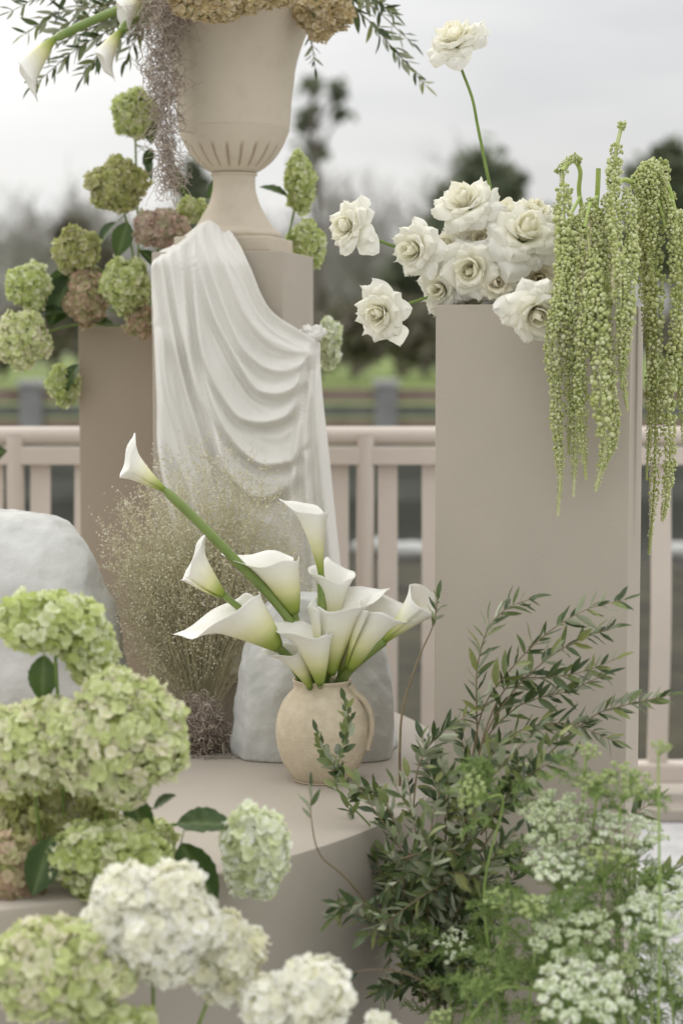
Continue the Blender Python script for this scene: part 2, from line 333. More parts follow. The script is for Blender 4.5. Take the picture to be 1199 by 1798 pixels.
bare_tree('bare twiggy tree rising behind the round evergreen', 800, 262, 100, .7)
bare_tree('grey bare tree behind the two left roses', 620, 320, 82, .8)
bare_tree('bare tree just right of the urn foot', 560, 400, 75, .9)
bare_tree('wide bare tree between the urn foot and the leftmost rose', 520, 330, 88, 1.0)
bare_tree('bare tree behind the golden centred rose', 745, 340, 84, 1.1)
bare_tree('thin bare tree far left between the two left hydrangeas', 160, 340, 100, .8)
bare_tree('bare tree showing between roses and amaranth', 985, 400, 92, 1.0)
leafy_tree('conifer', 'dark conifer just left of the urn foot', 345, 70, [(345, 320, 26, 36), (350, 375, 42, 45), (345, 440, 55, 50)], .3)
leafy_tree('pine_tree', 'tall loose pine with separate tufts right of the urn bowl', 545, 60, [(592, 165, 26, 32), (548, 150, 26, 22), (538, 215, 24, 40), (600, 200, 20, 12), (528, 300, 25, 40), (560, 260, 18, 22)], .22, 110)
leafy_tree('evergreen_tree', 'round dark evergreen behind the tall single rose', 860, 70, [(850, 310, 62, 50), (890, 330, 30, 45), (800, 370, 50, 45), (760, 430, 55, 55), (830, 420, 80, 70), (720, 500, 60, 60)], .3, 300)
leafy_tree('evergreen_tree', 'dark evergreen behind the right end of the amaranth', 1170, 66, [(1175, 275, 38, 32), (1140, 320, 45, 45), (1195, 350, 60, 60), (1150, 430, 70, 70)], .3, 300)
leafy_tree('shrub', 'olive brown shrub behind the left hydrangea stems', 140, 60, [(130, 420, 35, 50), (170, 470, 50, 60), (120, 540, 70, 60)], .25, 200, M_SCRUB, 'shrubs beyond the field')
leafy_tree('shrub', 'small dark shrub poking up between roses and amaranth', 960, 80, [(958, 375, 12, 22), (965, 420, 30, 40), (960, 500, 60, 70)], .25, 300, M_EVER, 'shrubs beyond the field')
mb = MB()
for i in range(46):
    u = -260 + i * 37; D = rng.uniform(62, 90); cards(mb, P(u, rng.uniform(565, 605), D), (46 * S(D), 1.5, rng.uniform(40, 75) * S(D)), 230, .3)
for u in range(540, 800, 30):
    D = rng.uniform(48, 56); cards(mb, P(u, 600 + rng.uniform(-40, 10), D), (34 * S(D), 1.0, rng.uniform(45, 70) * S(D)), 260, .22)
o = mb.build('far_woods', M_SCRUB, smooth=False); tag(o, 'brown grey band of far woods along the horizon', 'woods', kind='stuff')
mb = MB()
for i in range(26):
    D = rng.uniform(110, 150); p = P(-150 + i * 60 + rng.uniform(-20, 20), 640, D); p[2] = .18
    for k in range(3): grow(mb, p + np.array([rng.uniform(-1, 1), 0, 0]), nrm(np.array([rng.uniform(-.3, .3), 0, 1.])), rng.uniform(3, 6), .12, 3, .5, 4)
o = mb.build('far_thicket', M_TWIG); tag(o, 'hazy far thicket of bare branches on the skyline', 'woods', kind='stuff')

# ------------------------------------------------------------------ railing
RD = 5.2
rl = thing('deck_railing', 'pale beige painted railing with round rails, posts and flat balusters', 'railing', (0, RD, 0))
zt = P(600, 765, RD)[2]; zb = P(600, 1352, RD)[2]
mb = MB(); tube(mb, [(-3.2, RD, zt), (-1, RD, zt), (1, RD, zt), (3.2, RD, zt)], .0245, 20); mb.build('top_rail', M_RAIL, rl)
mb = MB(); box(mb, (-3.2, RD - .03, zt - .075), (3.2, RD + .02, zt - .028), bev=.004); mb.build('sub_rail', M_RAIL, rl, smooth=False)
mb = MB(); box(mb, (-3.2, RD - .035, zb - .03), (3.2, RD + .035, zb + .022), bev=.008); mb.build('bottom_rail', M_RAIL, rl, smooth=False)
bus = [74 - 82 * k for k in range(1, 5)] + [74, 151, 230, 310, 390, 470, 514] + [595, 680, 757, 838, 918, 998, 1078, 1157, 1239, 1320, 1400]
bus.remove(514)
BW = .0255
for u in bus:
    x = P(u, 1000, RD)[0]; mb = MB(); zz = np.linspace(zb + .015, zt - .05, 14); tq = (zz - zz[0]) / (zz[-1] - zz[0])
    bow = -.035 * np.sin(np.pi * np.clip(tq * 1.05, 0, 1)) ** 1.5
    ring = np.array([(-BW, -.009), (BW, -.009), (BW, .009), (-BW, .009)])
    v = np.stack([x + ring[None, :, 0] * np.ones((14, 1)), RD + ring[None, :, 1] + bow[:, None], np.repeat(zz[:, None], 4, 1)], -1)
    mb.add(v.reshape(-1, 3), grid_faces(14, 4, True)); mb.build('baluster', M_RAIL, rl, smooth=False)
for u in (-579, 31, 641, 1251):
    x = P(u, 1000, RD)[0]; mb = MB(); tube(mb, [(x, RD - .012, .03), (x, RD - .012, .5), (x, RD - .012, zt)], .0235, 20); mb.build('post', M_RAIL, rl)

# ------------------------------------------------------------------ round platform and plinths
ZP = float(hit(565, 1385, .43)[2]); PZ = .43
pc = np.array([-.98, 3.79]); pr = 1.19
mb = MB(); prof = [(0, PZ), (pr - .3, PZ), (pr - .006, PZ), (pr - .0015, PZ - .0015), (pr, PZ - .006), (pr, .25), (pr, .0)]
lathe(mb, prof, (pc[0], pc[1], 0), 200); o = mb.build('round_platform', M_PLAT, org=(pc[0], pc[1], 0))
tag(o, 'low round beige platform carrying the jug, the rocks and two plinths', 'platform')
o.modifiers.new('edge', 'EDGE_SPLIT').split_angle = R(50)
def plinth(name, label, corner, w, th, z0, z1, m):
    l = np.array([-math.cos(th), math.sin(th)]); b_ = np.array([math.sin(th), math.cos(th)]); c = np.array(corner[:2]) + w / 2 * (l + b_)
    mb = MB(); Mx = Matrix.Translation((c[0], c[1], 0)) @ Matrix.Rotation(-th, 4, 'Z')
    box(mb, (-w / 2, -w / 2, z0), (w / 2, w / 2, z1), Mx, bev=.0025)
    o = mb.build(name, m, org=(c[0], c[1], z0), smooth=False); tag(o, label, 'plinth'); return c
TH = R(12)
D0 = 4.1; cc = P(497, 440, D0); ZC = cc[2]
c_mid = plinth('plinth', 'square beige plinth under the urn, draped with ivory cloth', cc, .28, TH, PZ, ZC, M_PLINTH)
cr_ = P(1108, 533, 3.4); ZR = cr_[2]
c_right = plinth('plinth', 'tall square beige plinth carrying white roses and hanging amaranth', cr_, .336, TH, 0, ZR, M_PLINTH)
cl = P(336, 574, 4.5); ZL = cl[2]
c_left = plinth('plinth', 'shorter tan plinth at left under the antique hydrangeas', cl, .255, R(2), PZ, ZL, M_PLINTHD)

# ------------------------------------------------------------------ urn
uc = np.array([c_mid[0], c_mid[1], ZC]); su = S(uc[1])
ur = thing('urn', 'cream stone pedestal urn with fluted bowl standing on the draped plinth', 'urn', uc)
zpx = lambda v: P(416, v, uc[1])[2] - ZC
mb = MB(); Mx = Matrix.Translation(Vector(uc)) @ Matrix.Rotation(-TH, 4, 'Z'); hw = .103
box(mb, (-hw, -hw, .001), (hw, hw, zpx(419)), Mx, bev=.004); mb.build('base', M_STONE, ur, smooth=False)
pf = [(80, 419), (82, 413), (79, 408), (70, 402), (66, 396), (56, 380), (46, 362), (40, 345), (37, 330), (37, 312), (40, 308), (40, 305), (36, 304), (45, 300), (58, 291), (72, 277), (84, 258), (92, 240), (96, 230), (96.5, 228), (95, 226.5), (96, 225), (98, 205), (100, 180), (103, 150), (107, 122), (112, 100), (119, 78), (127, 58), (134, 44), (140, 36), (145, 31), (147, 26), (146, 21), (140, 18), (132, 20), (126, 30), (118, 60), (108, 110), (98, 170), (60, 190), (0, 192)]
pf = spline(np.array([(a, b) for a, b in pf]), 260); prof = np.stack([pf[:, 0] * su, [zpx(v) for v in pf[:, 1]]], -1)
z1, z2 = zpx(298), zpx(254)
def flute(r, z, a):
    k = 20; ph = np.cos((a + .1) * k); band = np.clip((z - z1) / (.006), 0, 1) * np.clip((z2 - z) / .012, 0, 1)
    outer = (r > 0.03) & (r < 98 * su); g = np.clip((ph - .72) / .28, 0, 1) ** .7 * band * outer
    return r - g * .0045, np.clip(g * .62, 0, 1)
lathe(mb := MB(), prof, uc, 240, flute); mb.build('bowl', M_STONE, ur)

# ------------------------------------------------------------------ cloth
def curve(pts, n=70): return spline(np.array(pts, float), n)
top = curve([(268, 449), (278, 437), (300, 426), (330, 398), (364, 371), (392, 392), (418, 425), (440, 470), (462, 522), (484, 552), (520, 576), (562, 602)], 220)
dtop = np.concatenate([[0], np.cumsum(np.linalg.norm(np.diff(top, axis=0), axis=1))]); dtop /= dtop[-1]
left = curve([(268, 449), (266, 560), (267, 700), (268, 800), (280, 880), (306, 970), (330, 1060), (345, 1180)], 120)
right = curve([(562, 602), (563, 650), (569, 720), (578, 800), (588, 900), (597, 985), (604, 1060), (610, 1180)], 120)
NA, NB = 230, 300
A, B = np.meshgrid(np.linspace(0, 1, NA), np.linspace(0, 1, NB))
def samp(c, t, d=None):
    x = np.linspace(0, 1, len(c)) if d is None else d
    return np.stack([np.interp(t, x, c[:, 0]), np.interp(t, x, c[:, 1])], -1)
bot = np.array([(345, 1180), (430, 1180), (520, 1180), (610, 1180)], float)
T_ = samp(top, A, dtop); L_ = samp(left, B); R_ = samp(right, B); B_ = samp(bot, A)
a3, b3 = A[..., None], B[..., None]
c00, c10, c01, c11 = top[0], top[-1], left[-1], right[-1]
UV = (1 - b3) * T_ + b3 * B_ + (1 - a3) * L_ + a3 * R_ - ((1 - a3) * (1 - b3) * c00 + a3 * (1 - b3) * c10 + (1 - a3) * b3 * c01 + a3 * b3 * c11)
disp = np.zeros(A.shape)
RID = [  # points, amplitude px, width px
 ([(364, 374), (392, 394), (418, 427), (440, 472), (462, 524), (484, 554), (520, 579), (560, 604)], 6, 7),
 ([(372, 400), (398, 470), (432, 550), (470, 596), (515, 616), (555, 612)], 9, 14),
 ([(352, 410), (380, 500), (420, 598), (454, 637), (483, 651), (513, 648), (536, 634), (550, 618)], 11, 10),
 ([(343, 440), (375, 549), (413, 622), (448, 678), (472, 691), (501, 689), (524, 672), (533, 643), (545, 622)], 14, 9),
 ([(340, 450), (352, 584), (373, 657), (408, 716), (431, 736), (466, 741), (501, 731), (516, 710), (528, 655), (542, 624)], 13, 9),
 ([(335, 440), (346, 555), (358, 640), (381, 716), (413, 774), (450, 808), (480, 814), (518, 800), (528, 740), (534, 660)], 12, 9),
 ([(318, 430), (330, 560), (345, 660), (372, 760), (410, 835), (455, 870), (505, 850), (530, 800)], 10, 12),
 ([(297, 438), (312, 520), (326, 590), (350, 680), (378, 745), (402, 847), (430, 930)], 19, 10),
 ([(284, 440), (298, 540), (318, 640), (345, 740), (372, 830), (395, 930)], 13, 9),
 ([(273, 600), (282, 700), (308, 789), (337, 861), (362, 960), (380, 1060)], 13, 10),
 ([(270, 700), (285, 800), (305, 870), (330, 960)], 9, 9),
 ([(548, 618), (540, 700), (536, 800), (540, 900), (548, 1000), (552, 1100)], 9, 8),
 ([(556, 620), (556, 720), (562, 820), (572, 920), (582, 1020), (588, 1100)], 9, 7),
 ([(538, 640), (524, 760), (512, 880), (508, 1000), (510, 1100)], 7, 10),
]
flat = UV.reshape(-1, 2); fam = []
for pts, amp, wd in RID:
    c = curve(pts, 90); tg = nrm(np.gradient(c, axis=0))
    d2 = ((flat[:, None, :] - c[None]) ** 2).sum(-1); i = d2.argmin(1); dv = flat - c[i]; sg = np.sign(tg[i, 0] * dv[:, 1] - tg[i, 1] * dv[:, 0])
    d = np.sqrt(d2.min(1)) * sg; t = i / 89.0; tp = np.clip(np.sin(np.pi * np.clip(t, .02, .98)), 0, 1) ** .35; wd = wd * (.55 + .6 * t)
    pr_ = np.where(d < 0, np.exp(-np.abs(d) / (1.7 * wd)), np.exp(-(np.abs(d) / (.6 * wd)) ** 1.6)) - .5 * np.exp(-((d - 1.5 * wd) / wd) ** 2)
    disp += (1.6 * amp * tp * pr_).reshape(A.shape)
    fam.append((d, t))
wsum = np.zeros(len(flat)); psi = np.zeros(len(flat))
for k_, (d, t) in enumerate(fam[1:10]): w_ = 1 / (np.abs(d) + 3) ** 2; wsum += w_; psi += w_ * k_
psi /= wsum; wob = np.array([noise.noise(Vector((x * .013, y * .008, 9))) for x, y in flat]); wamp = np.array([noise.noise(Vector((x * .009, y * .007, 21))) for x, y in flat])
disp += ((1.9 + 2.2 * wamp) * np.sin(psi * 9.5 + wob * 5.0)).reshape(A.shape) * np.clip((1 - A) * 6, 0, 1)
for _ in range(4):
    q_ = np.pad(disp, 1, mode='edge'); disp = (q_[1:-1, 1:-1] * 2 + q_[:-2, 1:-1] + q_[2:, 1:-1] + q_[1:-1, :-2] + q_[1:-1, 2:]) / 6
disp += 2.2 * np.array([noise.noise(Vector((x * .02, y * .012, 3))) for x, y in flat]).reshape(A.shape)
sc_ = S(D0)
xs = (UV[..., 0] - CU) / FPX * D0
Dface = D0 + np.clip(cc[0] - xs, -.05, .4) * math.tan(TH)
V_ = np.zeros(A.shape + (3,))
xc = (UV[..., 0] - CU) / FPX; yc = -(UV[..., 1] - CV) / FPX; dy = ct + st * yc; dz = -st + ct * yc
V_[..., 0] = xc * Dface / dy; V_[..., 1] = Dface; V_[..., 2] = CAMZ + dz * Dface / dy
wrap = np.clip(1 - A / .07, 0, 1) ** 2 * .10 * np.clip(B * 3, 0, 1) + np.clip(1 - (1 - A) / .05, 0, 1) ** 2 * .05
bk_ = np.clip((470 - UV[..., 1]) / 100, 0, 1); back = .085 * bk_ * bk_ * (3 - 2 * bk_)
shld = np.clip(1 - B / .035, 0, 1) ** 2 * .07 * np.clip((.42 - A) / .1, 0, 1)
V_[..., 1] += -.030 - disp * sc_ * .95 + wrap + back + shld
clo = thing('draped_cloth', 'ivory cloth draped in swags over the central plinth and tied at its side', 'cloth', (c_mid[0], D0, PZ))
mb = MB(); mb.add(V_.reshape(-1, 3), grid_faces(NB, NA)); o = mb.build('drape', M_CLOTH, clo)
mo = o.modifiers.new('thickness', 'SOLIDIFY'); mo.thickness = .0018; mo.offset = 1
v_, f_ = ico(4); q = []
for x in v_:
    n_ = noise.noise(Vector(x * 1.6 + np.array([5, 0, 0]))) * .42 + abs(noise.noise(Vector(x * 3.6))) * .45; q.append(x * (.68 + n_))
kp = P(546, 588, D0 - .02); mb = MB(); q = np.array(q); q[:, 2] += .5 * np.clip(q[:, 0], 0, 2) ** 2; mb.add(q * np.array([30, 18, 20]) * sc_ + kp, f_); mb.build('knot', M_CLOTH, clo)

# ------------------------------------------------------------------ rocks
def rock(label, us, ve, D, dep, seed, zb=PZ, taper=.2, pw=3.0):
    (u0, u1), (v0, v1) = us, ve; lo = P(u0, v1, D); hi = P(u1, v0, D); zt_ = hi[2]
    cx, hx = (lo[0] + hi[0]) / 2, (hi[0] - lo[0]) / 2; v_, f_ = ico(6); a = np.abs(v_)
    k = (a ** pw).sum(1) ** (-1 / pw); q = v_ * k[:, None]
    rr_ = np.random.default_rng(int(seed * 10))
    for _ in range(26):
        n_ = nrm(rr_.normal(size=3) * np.array([1, 1, .8])); t_ = rr_.uniform(.95, 1.25); ov = q @ n_ - t_; q = q - np.clip(ov, 0, 9)[:, None] * n_ * .92
    zz = np.clip((q[:, 2] + .5) / 1.5, 0, 9); zz = zz / zz.max(); sc = 1 - taper * zz ** 1.3
    nn = np.array([noise.fractal(Vector(x * np.array([1.3, 1.3, 2.2]) + seed), 1.0, 2.0, 5) for x in q])
    ch = np.array([noise.voronoi(Vector(x * np.array([1.5, 1.5, 2.6]) + seed * 2))[0][0] for x in q])
    stp = np.array([noise.noise(Vector((x[0] * .7 + seed, x[1] * .7, x[2] * 4.5))) for x in q])
    dsp = 1 + .035 * nn - .05 * (ch - .3) + .02 * stp
    W_ = np.stack([cx + q[:, 0] * hx * sc * dsp, D + dep + q[:, 1] * dep * dsp, zb + np.clip(zz, 0, 2) * (zt_ - zb) * (1 + .03 * nn)], -1)
    W_[:, 2] = np.maximum(W_[:, 2], zb + .001)
    mb = MB(); mb.add(W_, f_); o = mb.build('rock', M_ROCK, org=(cx, D + dep, zb)); tag(o, label, 'rock')
rock('large pale grey rock at the left edge behind the lime hydrangea', (-190, 206), (920, 1340), 3.75, .19, 3.1, taper=.16, pw=3.2)
rock('pale plaster white rock standing directly behind the clay jug', (400, 702), (1062, 1340), 3.70, .12, 8.3, taper=.24, pw=4.0)

# ------------------------------------------------------------------ jug
JD = 3.56; jc = hit(565, 1380, PZ); jc = np.array([jc[0], JD, PZ]); sj = S(JD)
jg = thing('clay_jug', 'sand coloured clay jug with one handle holding white calla lilies', 'jug', jc)
zj = lambda v: (1378 - v) * sj
pj = [(0, 1378), (46, 1378), (51, 1374), (58, 1366), (70, 1345), (78, 1322), (82, 1298), (82, 1280), (78, 1258), (70, 1238), (60, 1224), (53, 1217), (50, 1211), (50, 1205), (52, 1201), (52.5, 1198), (50.5, 1196.5), (48, 1199), (47, 1208), (54, 1225), (70, 1250), (75, 1290), (60, 1360), (0, 1365)]
pj = spline(np.array(pj, float), 150); lathe(mb := MB(), np.stack([np.maximum(pj[:, 0], 0) * sj, zj(pj[:, 1])], -1), jc, 96); mb.build('body', M_JUG, jg)
hp = [(612, 1204), (624, 1218), (640, 1232), (651, 1256), (652, 1284), (643, 1316)]
hc = spline([P(u, v, JD - .012) for u, v in hp], 26); mb = MB(); tube(mb, hc, np.interp(np.linspace(0, 1, 26), [0, .15, .8, 1], [7.5, 6, 5.5, 7]) * sj, 12); mb.build('handle', M_JUG, jg)

# ------------------------------------------------------------------ leaf meshes
def leaf_mesh(name, m, wid, ny=9, nx=5, bend=.18, fold=.12, ser=0.0, pt=1.0, seed=0):
    r_ = np.random.default_rng(seed); b = np.linspace(0, 1, ny)[:, None]; a = np.linspace(-1, 1, nx)[None]
    w = wid * np.sin(np.pi * np.clip(b, .0, 1) ** pt) ** .85 + .004
    if ser: w = w * (1 + ser * ((np.arange(ny) % 2)[:, None] - .5))
    X = a * w; Y = b + 0 * a; Z = -bend * b ** 2 * 1.0 + fold * np.abs(a) * w * 2 + (.02 if nx < 9 else .012) * r_.normal(size=(ny, nx)) * (w / wid) * .5 + (.012 * np.sin(b * 26 + np.abs(a) * 5) * (w / wid) if nx > 9 else 0)
    mb = MB(); mb.add(np.stack([X, Y, Z], -1).reshape(-1, 3), grid_faces(ny, nx), (np.abs(a) + 0 * b).reshape(-1)); return mb.mesh(name, m)
HL = [leaf_mesh('hydrangea_leaf', M_HLEAF, .30, 15, 13, bd, .16, .06, .85, i) for i, bd in enumerate((.15, .3, -.1))]
OL = [leaf_mesh('olive_leaf', M_OLEAF, w_, 7, 3, bd, .25, 0, .9, i) for i, (w_, bd) in enumerate(((.10, .10), (.085, -.12), (.12, .22), (.10, .02)))]
def floret(seed):
    r_ = np.random.default_rng(seed); mb = MB(); b = np.array([0, .3, .62, .88, 1.0])[:, None]; a = np.linspace(-1, 1, 5)[None]
    for k in range(4):
        w = np.array([.08, .42, .62, .52, .26])[:, None] * r_.uniform(.85, 1.1); ang = k * math.pi / 2 + r_.normal(0, .12); ln = r_.uniform(.85, 1.1)
        X = a * w; Y = (b - .10 * a ** 2 * b) * ln; cu = r_.uniform(-.25, .5)
        Z = .05 + cu * b ** 2 + r_.uniform(-.1, .3) * a ** 2 * b + .09 * r_.normal(size=(5, 5)) * b + .03 * k
        c_, s_ = math.cos(ang), math.sin(ang); mb.add(np.stack([X * c_ - Y * s_, X * s_ + Y * c_, Z], -1).reshape(-1, 3), grid_faces(5, 5), np.repeat(b, 5, 1).reshape(-1))
    return mb
FL = [floret(i) for i in range(5)]; FLV = [(np.concatenate(m_.v), np.array(m_.f), np.concatenate(m_.h)) for m_ in FL]
FLM = {}
def flmesh(i, p):
    if (i, p) not in FLM: FLM[(i, p)] = FL[i].mesh('floret', HP[p])
    return FLM[(i, p)]
def put_leaf(parent, bp, tp, zh, wscale=1.0, var=None, meshes=HL, name='leaf'):
    d = np.asarray(tp) - np.asarray(bp); ln = float(np.linalg.norm(d)); me = meshes[random.randrange(len(meshes)) if var is None else var]
    return inst(name, me, parent, frame(bp, d, zh, ln * wscale, ln, ln))
def hydrangea(label, u, v, D, ru, rv, palette, root, fs=13.5, obj=True, leaves=(), group='hydrangeas', lobes=None, dens=1.0, ry=None, white=False, stem=True, srad=2.6):
    """root: world point the stem grows from; leaves: (base px, tip px, depth offset, facing)"""
    c = P(u, v, D); s = S(D); t = thing('hydrangea', label, 'hydrangea', root, group)
    if stem:
        st_ = spline([root, (np.asarray(root) * .45 + c * .55) + np.array([rng.uniform(-.01, .01), .01, .02]), c], 12); mb = MB(); tube(mb, st_, srad * .001, 7); mb.build('stem', M_STEM, t)
    if lobes is None:
        lobes = [(u, v, ru * .80, rv * .80)]; nl = 6 if ru > 60 else 5; a0 = rng.uniform(0, 6.28)
        for li in range(nl):
            a_ = a0 + li * 6.283 / nl + rng.normal(0, .15); kk = rng.uniform(.40, .54); q_ = 1.0 - kk + rng.uniform(-.03, .05); lobes.append((u + math.cos(a_) * ru * q_, v + math.sin(a_) * rv * q_, ru * kk, rv * kk))
    LC = [(P(a_, b_, D + .01 * i_ if len(lobes) < 3 else D - .4 * c_ * s * (i_ > 0) * rng.uniform(0, 1)), np.array([c_, (c_ + d_) / 2, d_]) * s) for i_, (a_, b_, c_, d_) in enumerate(lobes)]
    head = bpy.data.objects.new('flower_head', None) if False else None
    joined = MB(); core = MB(); cand = []
    for li, (lu, lv, lru, lrv) in enumerate(lobes):
        lc, rad = LC[li]; sd = rng.uniform(0, 50)
        bump_ = lambda d: 1 + .24 * noise.noise(Vector(d * 2.0 + sd)) + .13 * noise.noise(Vector(d * 4.6 + sd))
        v_, f_ = ICO2; cv = np.array([d * bump_(d) for d in v_]) * rad * .80; core.add(cv + lc, f_)
        inner = rad - fs * s * .35
        n = int(dens * 3.0 * 4 * math.pi * ((lru * lrv) ** .5 ) ** 2 / (math.pi * (fs * 1.15) ** 2)); ga = math.pi * (3 - 5 ** .5)
        off = rng.uniform(0, 6.28)
        for i in range(n):
            z = 1 - 2 * (i + .5) / n; r_ = math.sqrt(max(0, 1 - z * z)); th = i * ga + off
            d = nrm(np.array([r_ * math.cos(th), r_ * math.sin(th), z]) + rng.normal(0, .05, 3))
            p = lc + d * inner * bump_(d) * (1.0 if rng.random() > .22 else .9)
            if any(lj != li and (((p - LC[lj][0]) / LC[lj][1]) ** 2).sum() < .72 for lj in range(len(LC))): continue
            nn = nrm(d / rad * rad.mean() + rng.normal(0, .36, 3)); tn = nrm(np.cross(nn, rng.normal(size=3)))
            sz = fs * s * rng.uniform(.75, 1.25); k = random.randrange(5)
            if obj and cand is not None: cand.append((d[1], k, p, tn, nn, sz))
            elif obj: inst('floret', flmesh(k, palette), t, frame(p, tn, nn, sz, sz, sz))
            else:
                vv, ff, hh = FLV[k]; x = np.cross(tn, nn); joined.add(p + sz * (vv[:, :1] * x + vv[:, 1:2] * tn + vv[:, 2:3] * nn), ff, hh)
    core_o = core.build('flower_head', M_CORE_W if white else M_CORE, t)
    cand.sort(key=lambda q: q[0])
    for qi, (_, k, p, tn, nn, sz) in enumerate(cand):
        if qi < min(300, int(len(cand) * .62)): inst('floret', flmesh(k, palette), core_o, frame(p, tn, nn, sz, sz, sz))
        else: vv, ff, hh = FLV[k]; x = np.cross(tn, nn); joined.add(p + sz * (vv[:, :1] * x + vv[:, 1:2] * tn + vv[:, 2:3] * nn), ff, hh)
    if joined.n: tag(joined.build('florets', HP[palette + '_j'], core_o), kind='stuff')
    for (bu, bv), (tu, tv), dd, zh in leaves:
        b0 = P(bu, bv, D + dd); put_leaf(t, b0, P(tu, tv, D + dd - .01), zh)
        if stem:
            q = c * .5 + np.asarray(root) * .5; i = np.linalg.norm(st_ - b0, axis=1).argmin()
            if np.linalg.norm(st_[i] - b0) < .15: tube(mb := MB(), [st_[i], (st_[i] + b0) / 2, b0], .0012, 5); mb.build('petiole', M_STEM, t)
    return t
UP = (0, -.45, .9); FR = (0, -1, .2)
G1 = 'hydrangeas massed at front left'
def flo(u, v, D): p = P(u, v, D); p[2] = .02; return p
F1 = flo(120, 1900, 2.85); F2 = flo(260, 1990, 2.62)
hydrangea('lime green hydrangea with two lobes in front of the large rock', 95, 1100, 2.86, 95, 58, 'lime', F1, leaves=[((78, 1150), (74, 1235), .01, FR)], group=G1, lobes=[(92, 1092, 92, 54), (158, 1142, 48, 52)])
hydrangea('big pale green hydrangea with blush tints left of the moss', 207, 1296, 2.80, 122, 120, 'pale', F1, leaves=[((222, 1398), (268, 1466), .02, FR), ((270, 1420), (305, 1392), .03, UP)], group=G1)
hydrangea('pale green hydrangea at the left edge beside the big blushing one', 52, 1308, 2.84, 100, 88, 'pale', F1, group=G1)
hydrangea('dull olive hydrangea tucked beneath the two pale ones at left', 95, 1425, 2.92, 120, 70, 'olive', F1, group=G1)
hydrangea('mid green hydrangea above the large white head', 192, 1512, 2.80, 110, 80, 'green', F1, leaves=[((92, 1470), (60, 1572), -.03, FR)], group=G1)
hydrangea('rusty olive hydrangea at the left edge above the plinth side', 22, 1540, 2.80, 55, 80, 'rust', F1, group=G1, fs=14)
hydrangea('largest pure white hydrangea at the lower left', 266, 1620, 2.60, 123, 114, 'white', F2, group=G1, white=True, fs=14.5)
hydrangea('cream hydrangea right behind the largest white head', 396, 1680, 2.66, 73, 80, 'cream', F2, group=G1, white=True, fs=15)
hydrangea('green and cream hydrangea in the bottom left corner', 105, 1702, 2.58, 130, 100, 'pale', flo(0, 1990, 2.6), group=G1, fs=14.5, leaves=[((60, 1740), (120, 1790), .08, FR)])
hydrangea('white hydrangea cut by the bottom edge below the platform', 525, 1750, 2.55, 96, 70, 'white', flo(560, 1995, 2.58), group=G1, white=True, fs=14.5, lobes=[(555, 1740, 66, 60), (480, 1765, 55, 48)])
hydrangea('yellow green hydrangea squeezed in beside the rusty one', 128, 1570, 2.88, 60, 62, 'green', F1, group=G1)
hydrangea('pale green hydrangea half hidden behind the largest white head', 268, 1490, 2.9, 46, 60, 'pale', F1, group=G1)
tH = hydrangea('pale mint hydrangea lying sideways over the platform edge', 446, 1495, 2.86, 62, 89, 'mint', P(280, 1450, 2.9), group=G1, white=True, fs=13,
               leaves=[((310, 1447), (412, 1440), 0.0, (0, -.5, .85)), ((318, 1480), (384, 1588), -.01, (-.3, -.9, .2))])
hydrangea('white hydrangea tip at the bottom edge under the olive bush', 668, 1815, 2.6, 34, 34, 'white', flo(668, 1990, 2.6), group=G1, white=True, fs=13)
hydrangea('small green hydrangea at the bottom edge beneath the stems', 215, 1812, 2.56, 70, 45, 'green', flo(215, 1995, 2.58), group=G1, fs=15)
G2 = 'antique hydrangeas on the left plinth'
L0 = np.array([c_left[0], c_left[1] - .02, ZL])
def hb(label, u, v, ru, rv, p, dD=0.0, **k): return hydrangea(label, u, v, 4.45 + dD, ru, rv, p, k.pop('root', L0), fs=k.pop('fs', 7.6), obj=False, group=k.pop('group', G2), **k)
hb('topmost green hydrangea on a tall stem beside the urn', 237, 199, 42, 45, 'green', .05, leaves=[((268, 262), (250, 290), 0, (.6, -.7, .3)), ((262, 270), (272, 316), .0, (-.8, -.5, .2)), ((262, 205), (266, 252), 0, FR)])
hb('second highest olive green hydrangea left of the urn', 206, 325, 56, 50, 'olive', 0, leaves=[((205, 390), (165, 425), .02, UP), ((225, 390), (205, 450), -.02, FR)])
hb('small yellow green hydrangea against the urn foot', 336, 368, 27, 22, 'green', .05, leaves=[((305, 290), (320, 350), .06, (-.7, -.6, .2)), ((365, 350), (378, 318), .06, (.7, -.6, .2))])
hb('dusty pink hydrangea touching the shoulder of the cloth', 281, 401, 50, 36, 'pink', -.02, leaves=[((245, 440), (290, 470), -.02, UP)])
hb('olive green hydrangea at upper left of the cluster', 135, 441, 40, 44, 'olive', 0)
hb('bright green hydrangea in the middle of the left cluster', 222, 499, 46, 50, 'green', -.07, leaves=[((150, 560), (200, 575), .05, UP)])
hb('brown pink hydrangea low in the left cluster', 152, 523, 40, 50, 'rust', -.02, leaves=[((110, 470), (98, 520), .05, FR)])
hb('rusty pink hydrangea hanging over the tan plinth beside the cloth', 246, 566, 30, 30, 'rust', -.06)
hb('pale green hydrangea reaching out at far left', 52, 503, 40, 44, 'lime', -.03, leaves=[((55, 555), (120, 540), .02, UP), ((125, 480), (90, 575), .05, FR)])
hb('large pale green hydrangea cut by the left edge', 42, 596, 52, 52, 'pale', -.08)
hb('drooping lime hydrangea left of the tan plinth', 112, 678, 30, 36, 'lime', .03, leaves=[((140, 640), (100, 690), -.03, UP)])
G3 = 'hydrangeas behind the draped plinth'
BK = np.array([c_mid[0] + .05, c_mid[1] + .17, ZC - .35])
hb('green hydrangea right of the urn foot with one dark leaf', 527, 322, 27, 56, 'lime', -.02, root=BK, group=G3, leaves=[((505, 345), (458, 322), -.02, UP)])
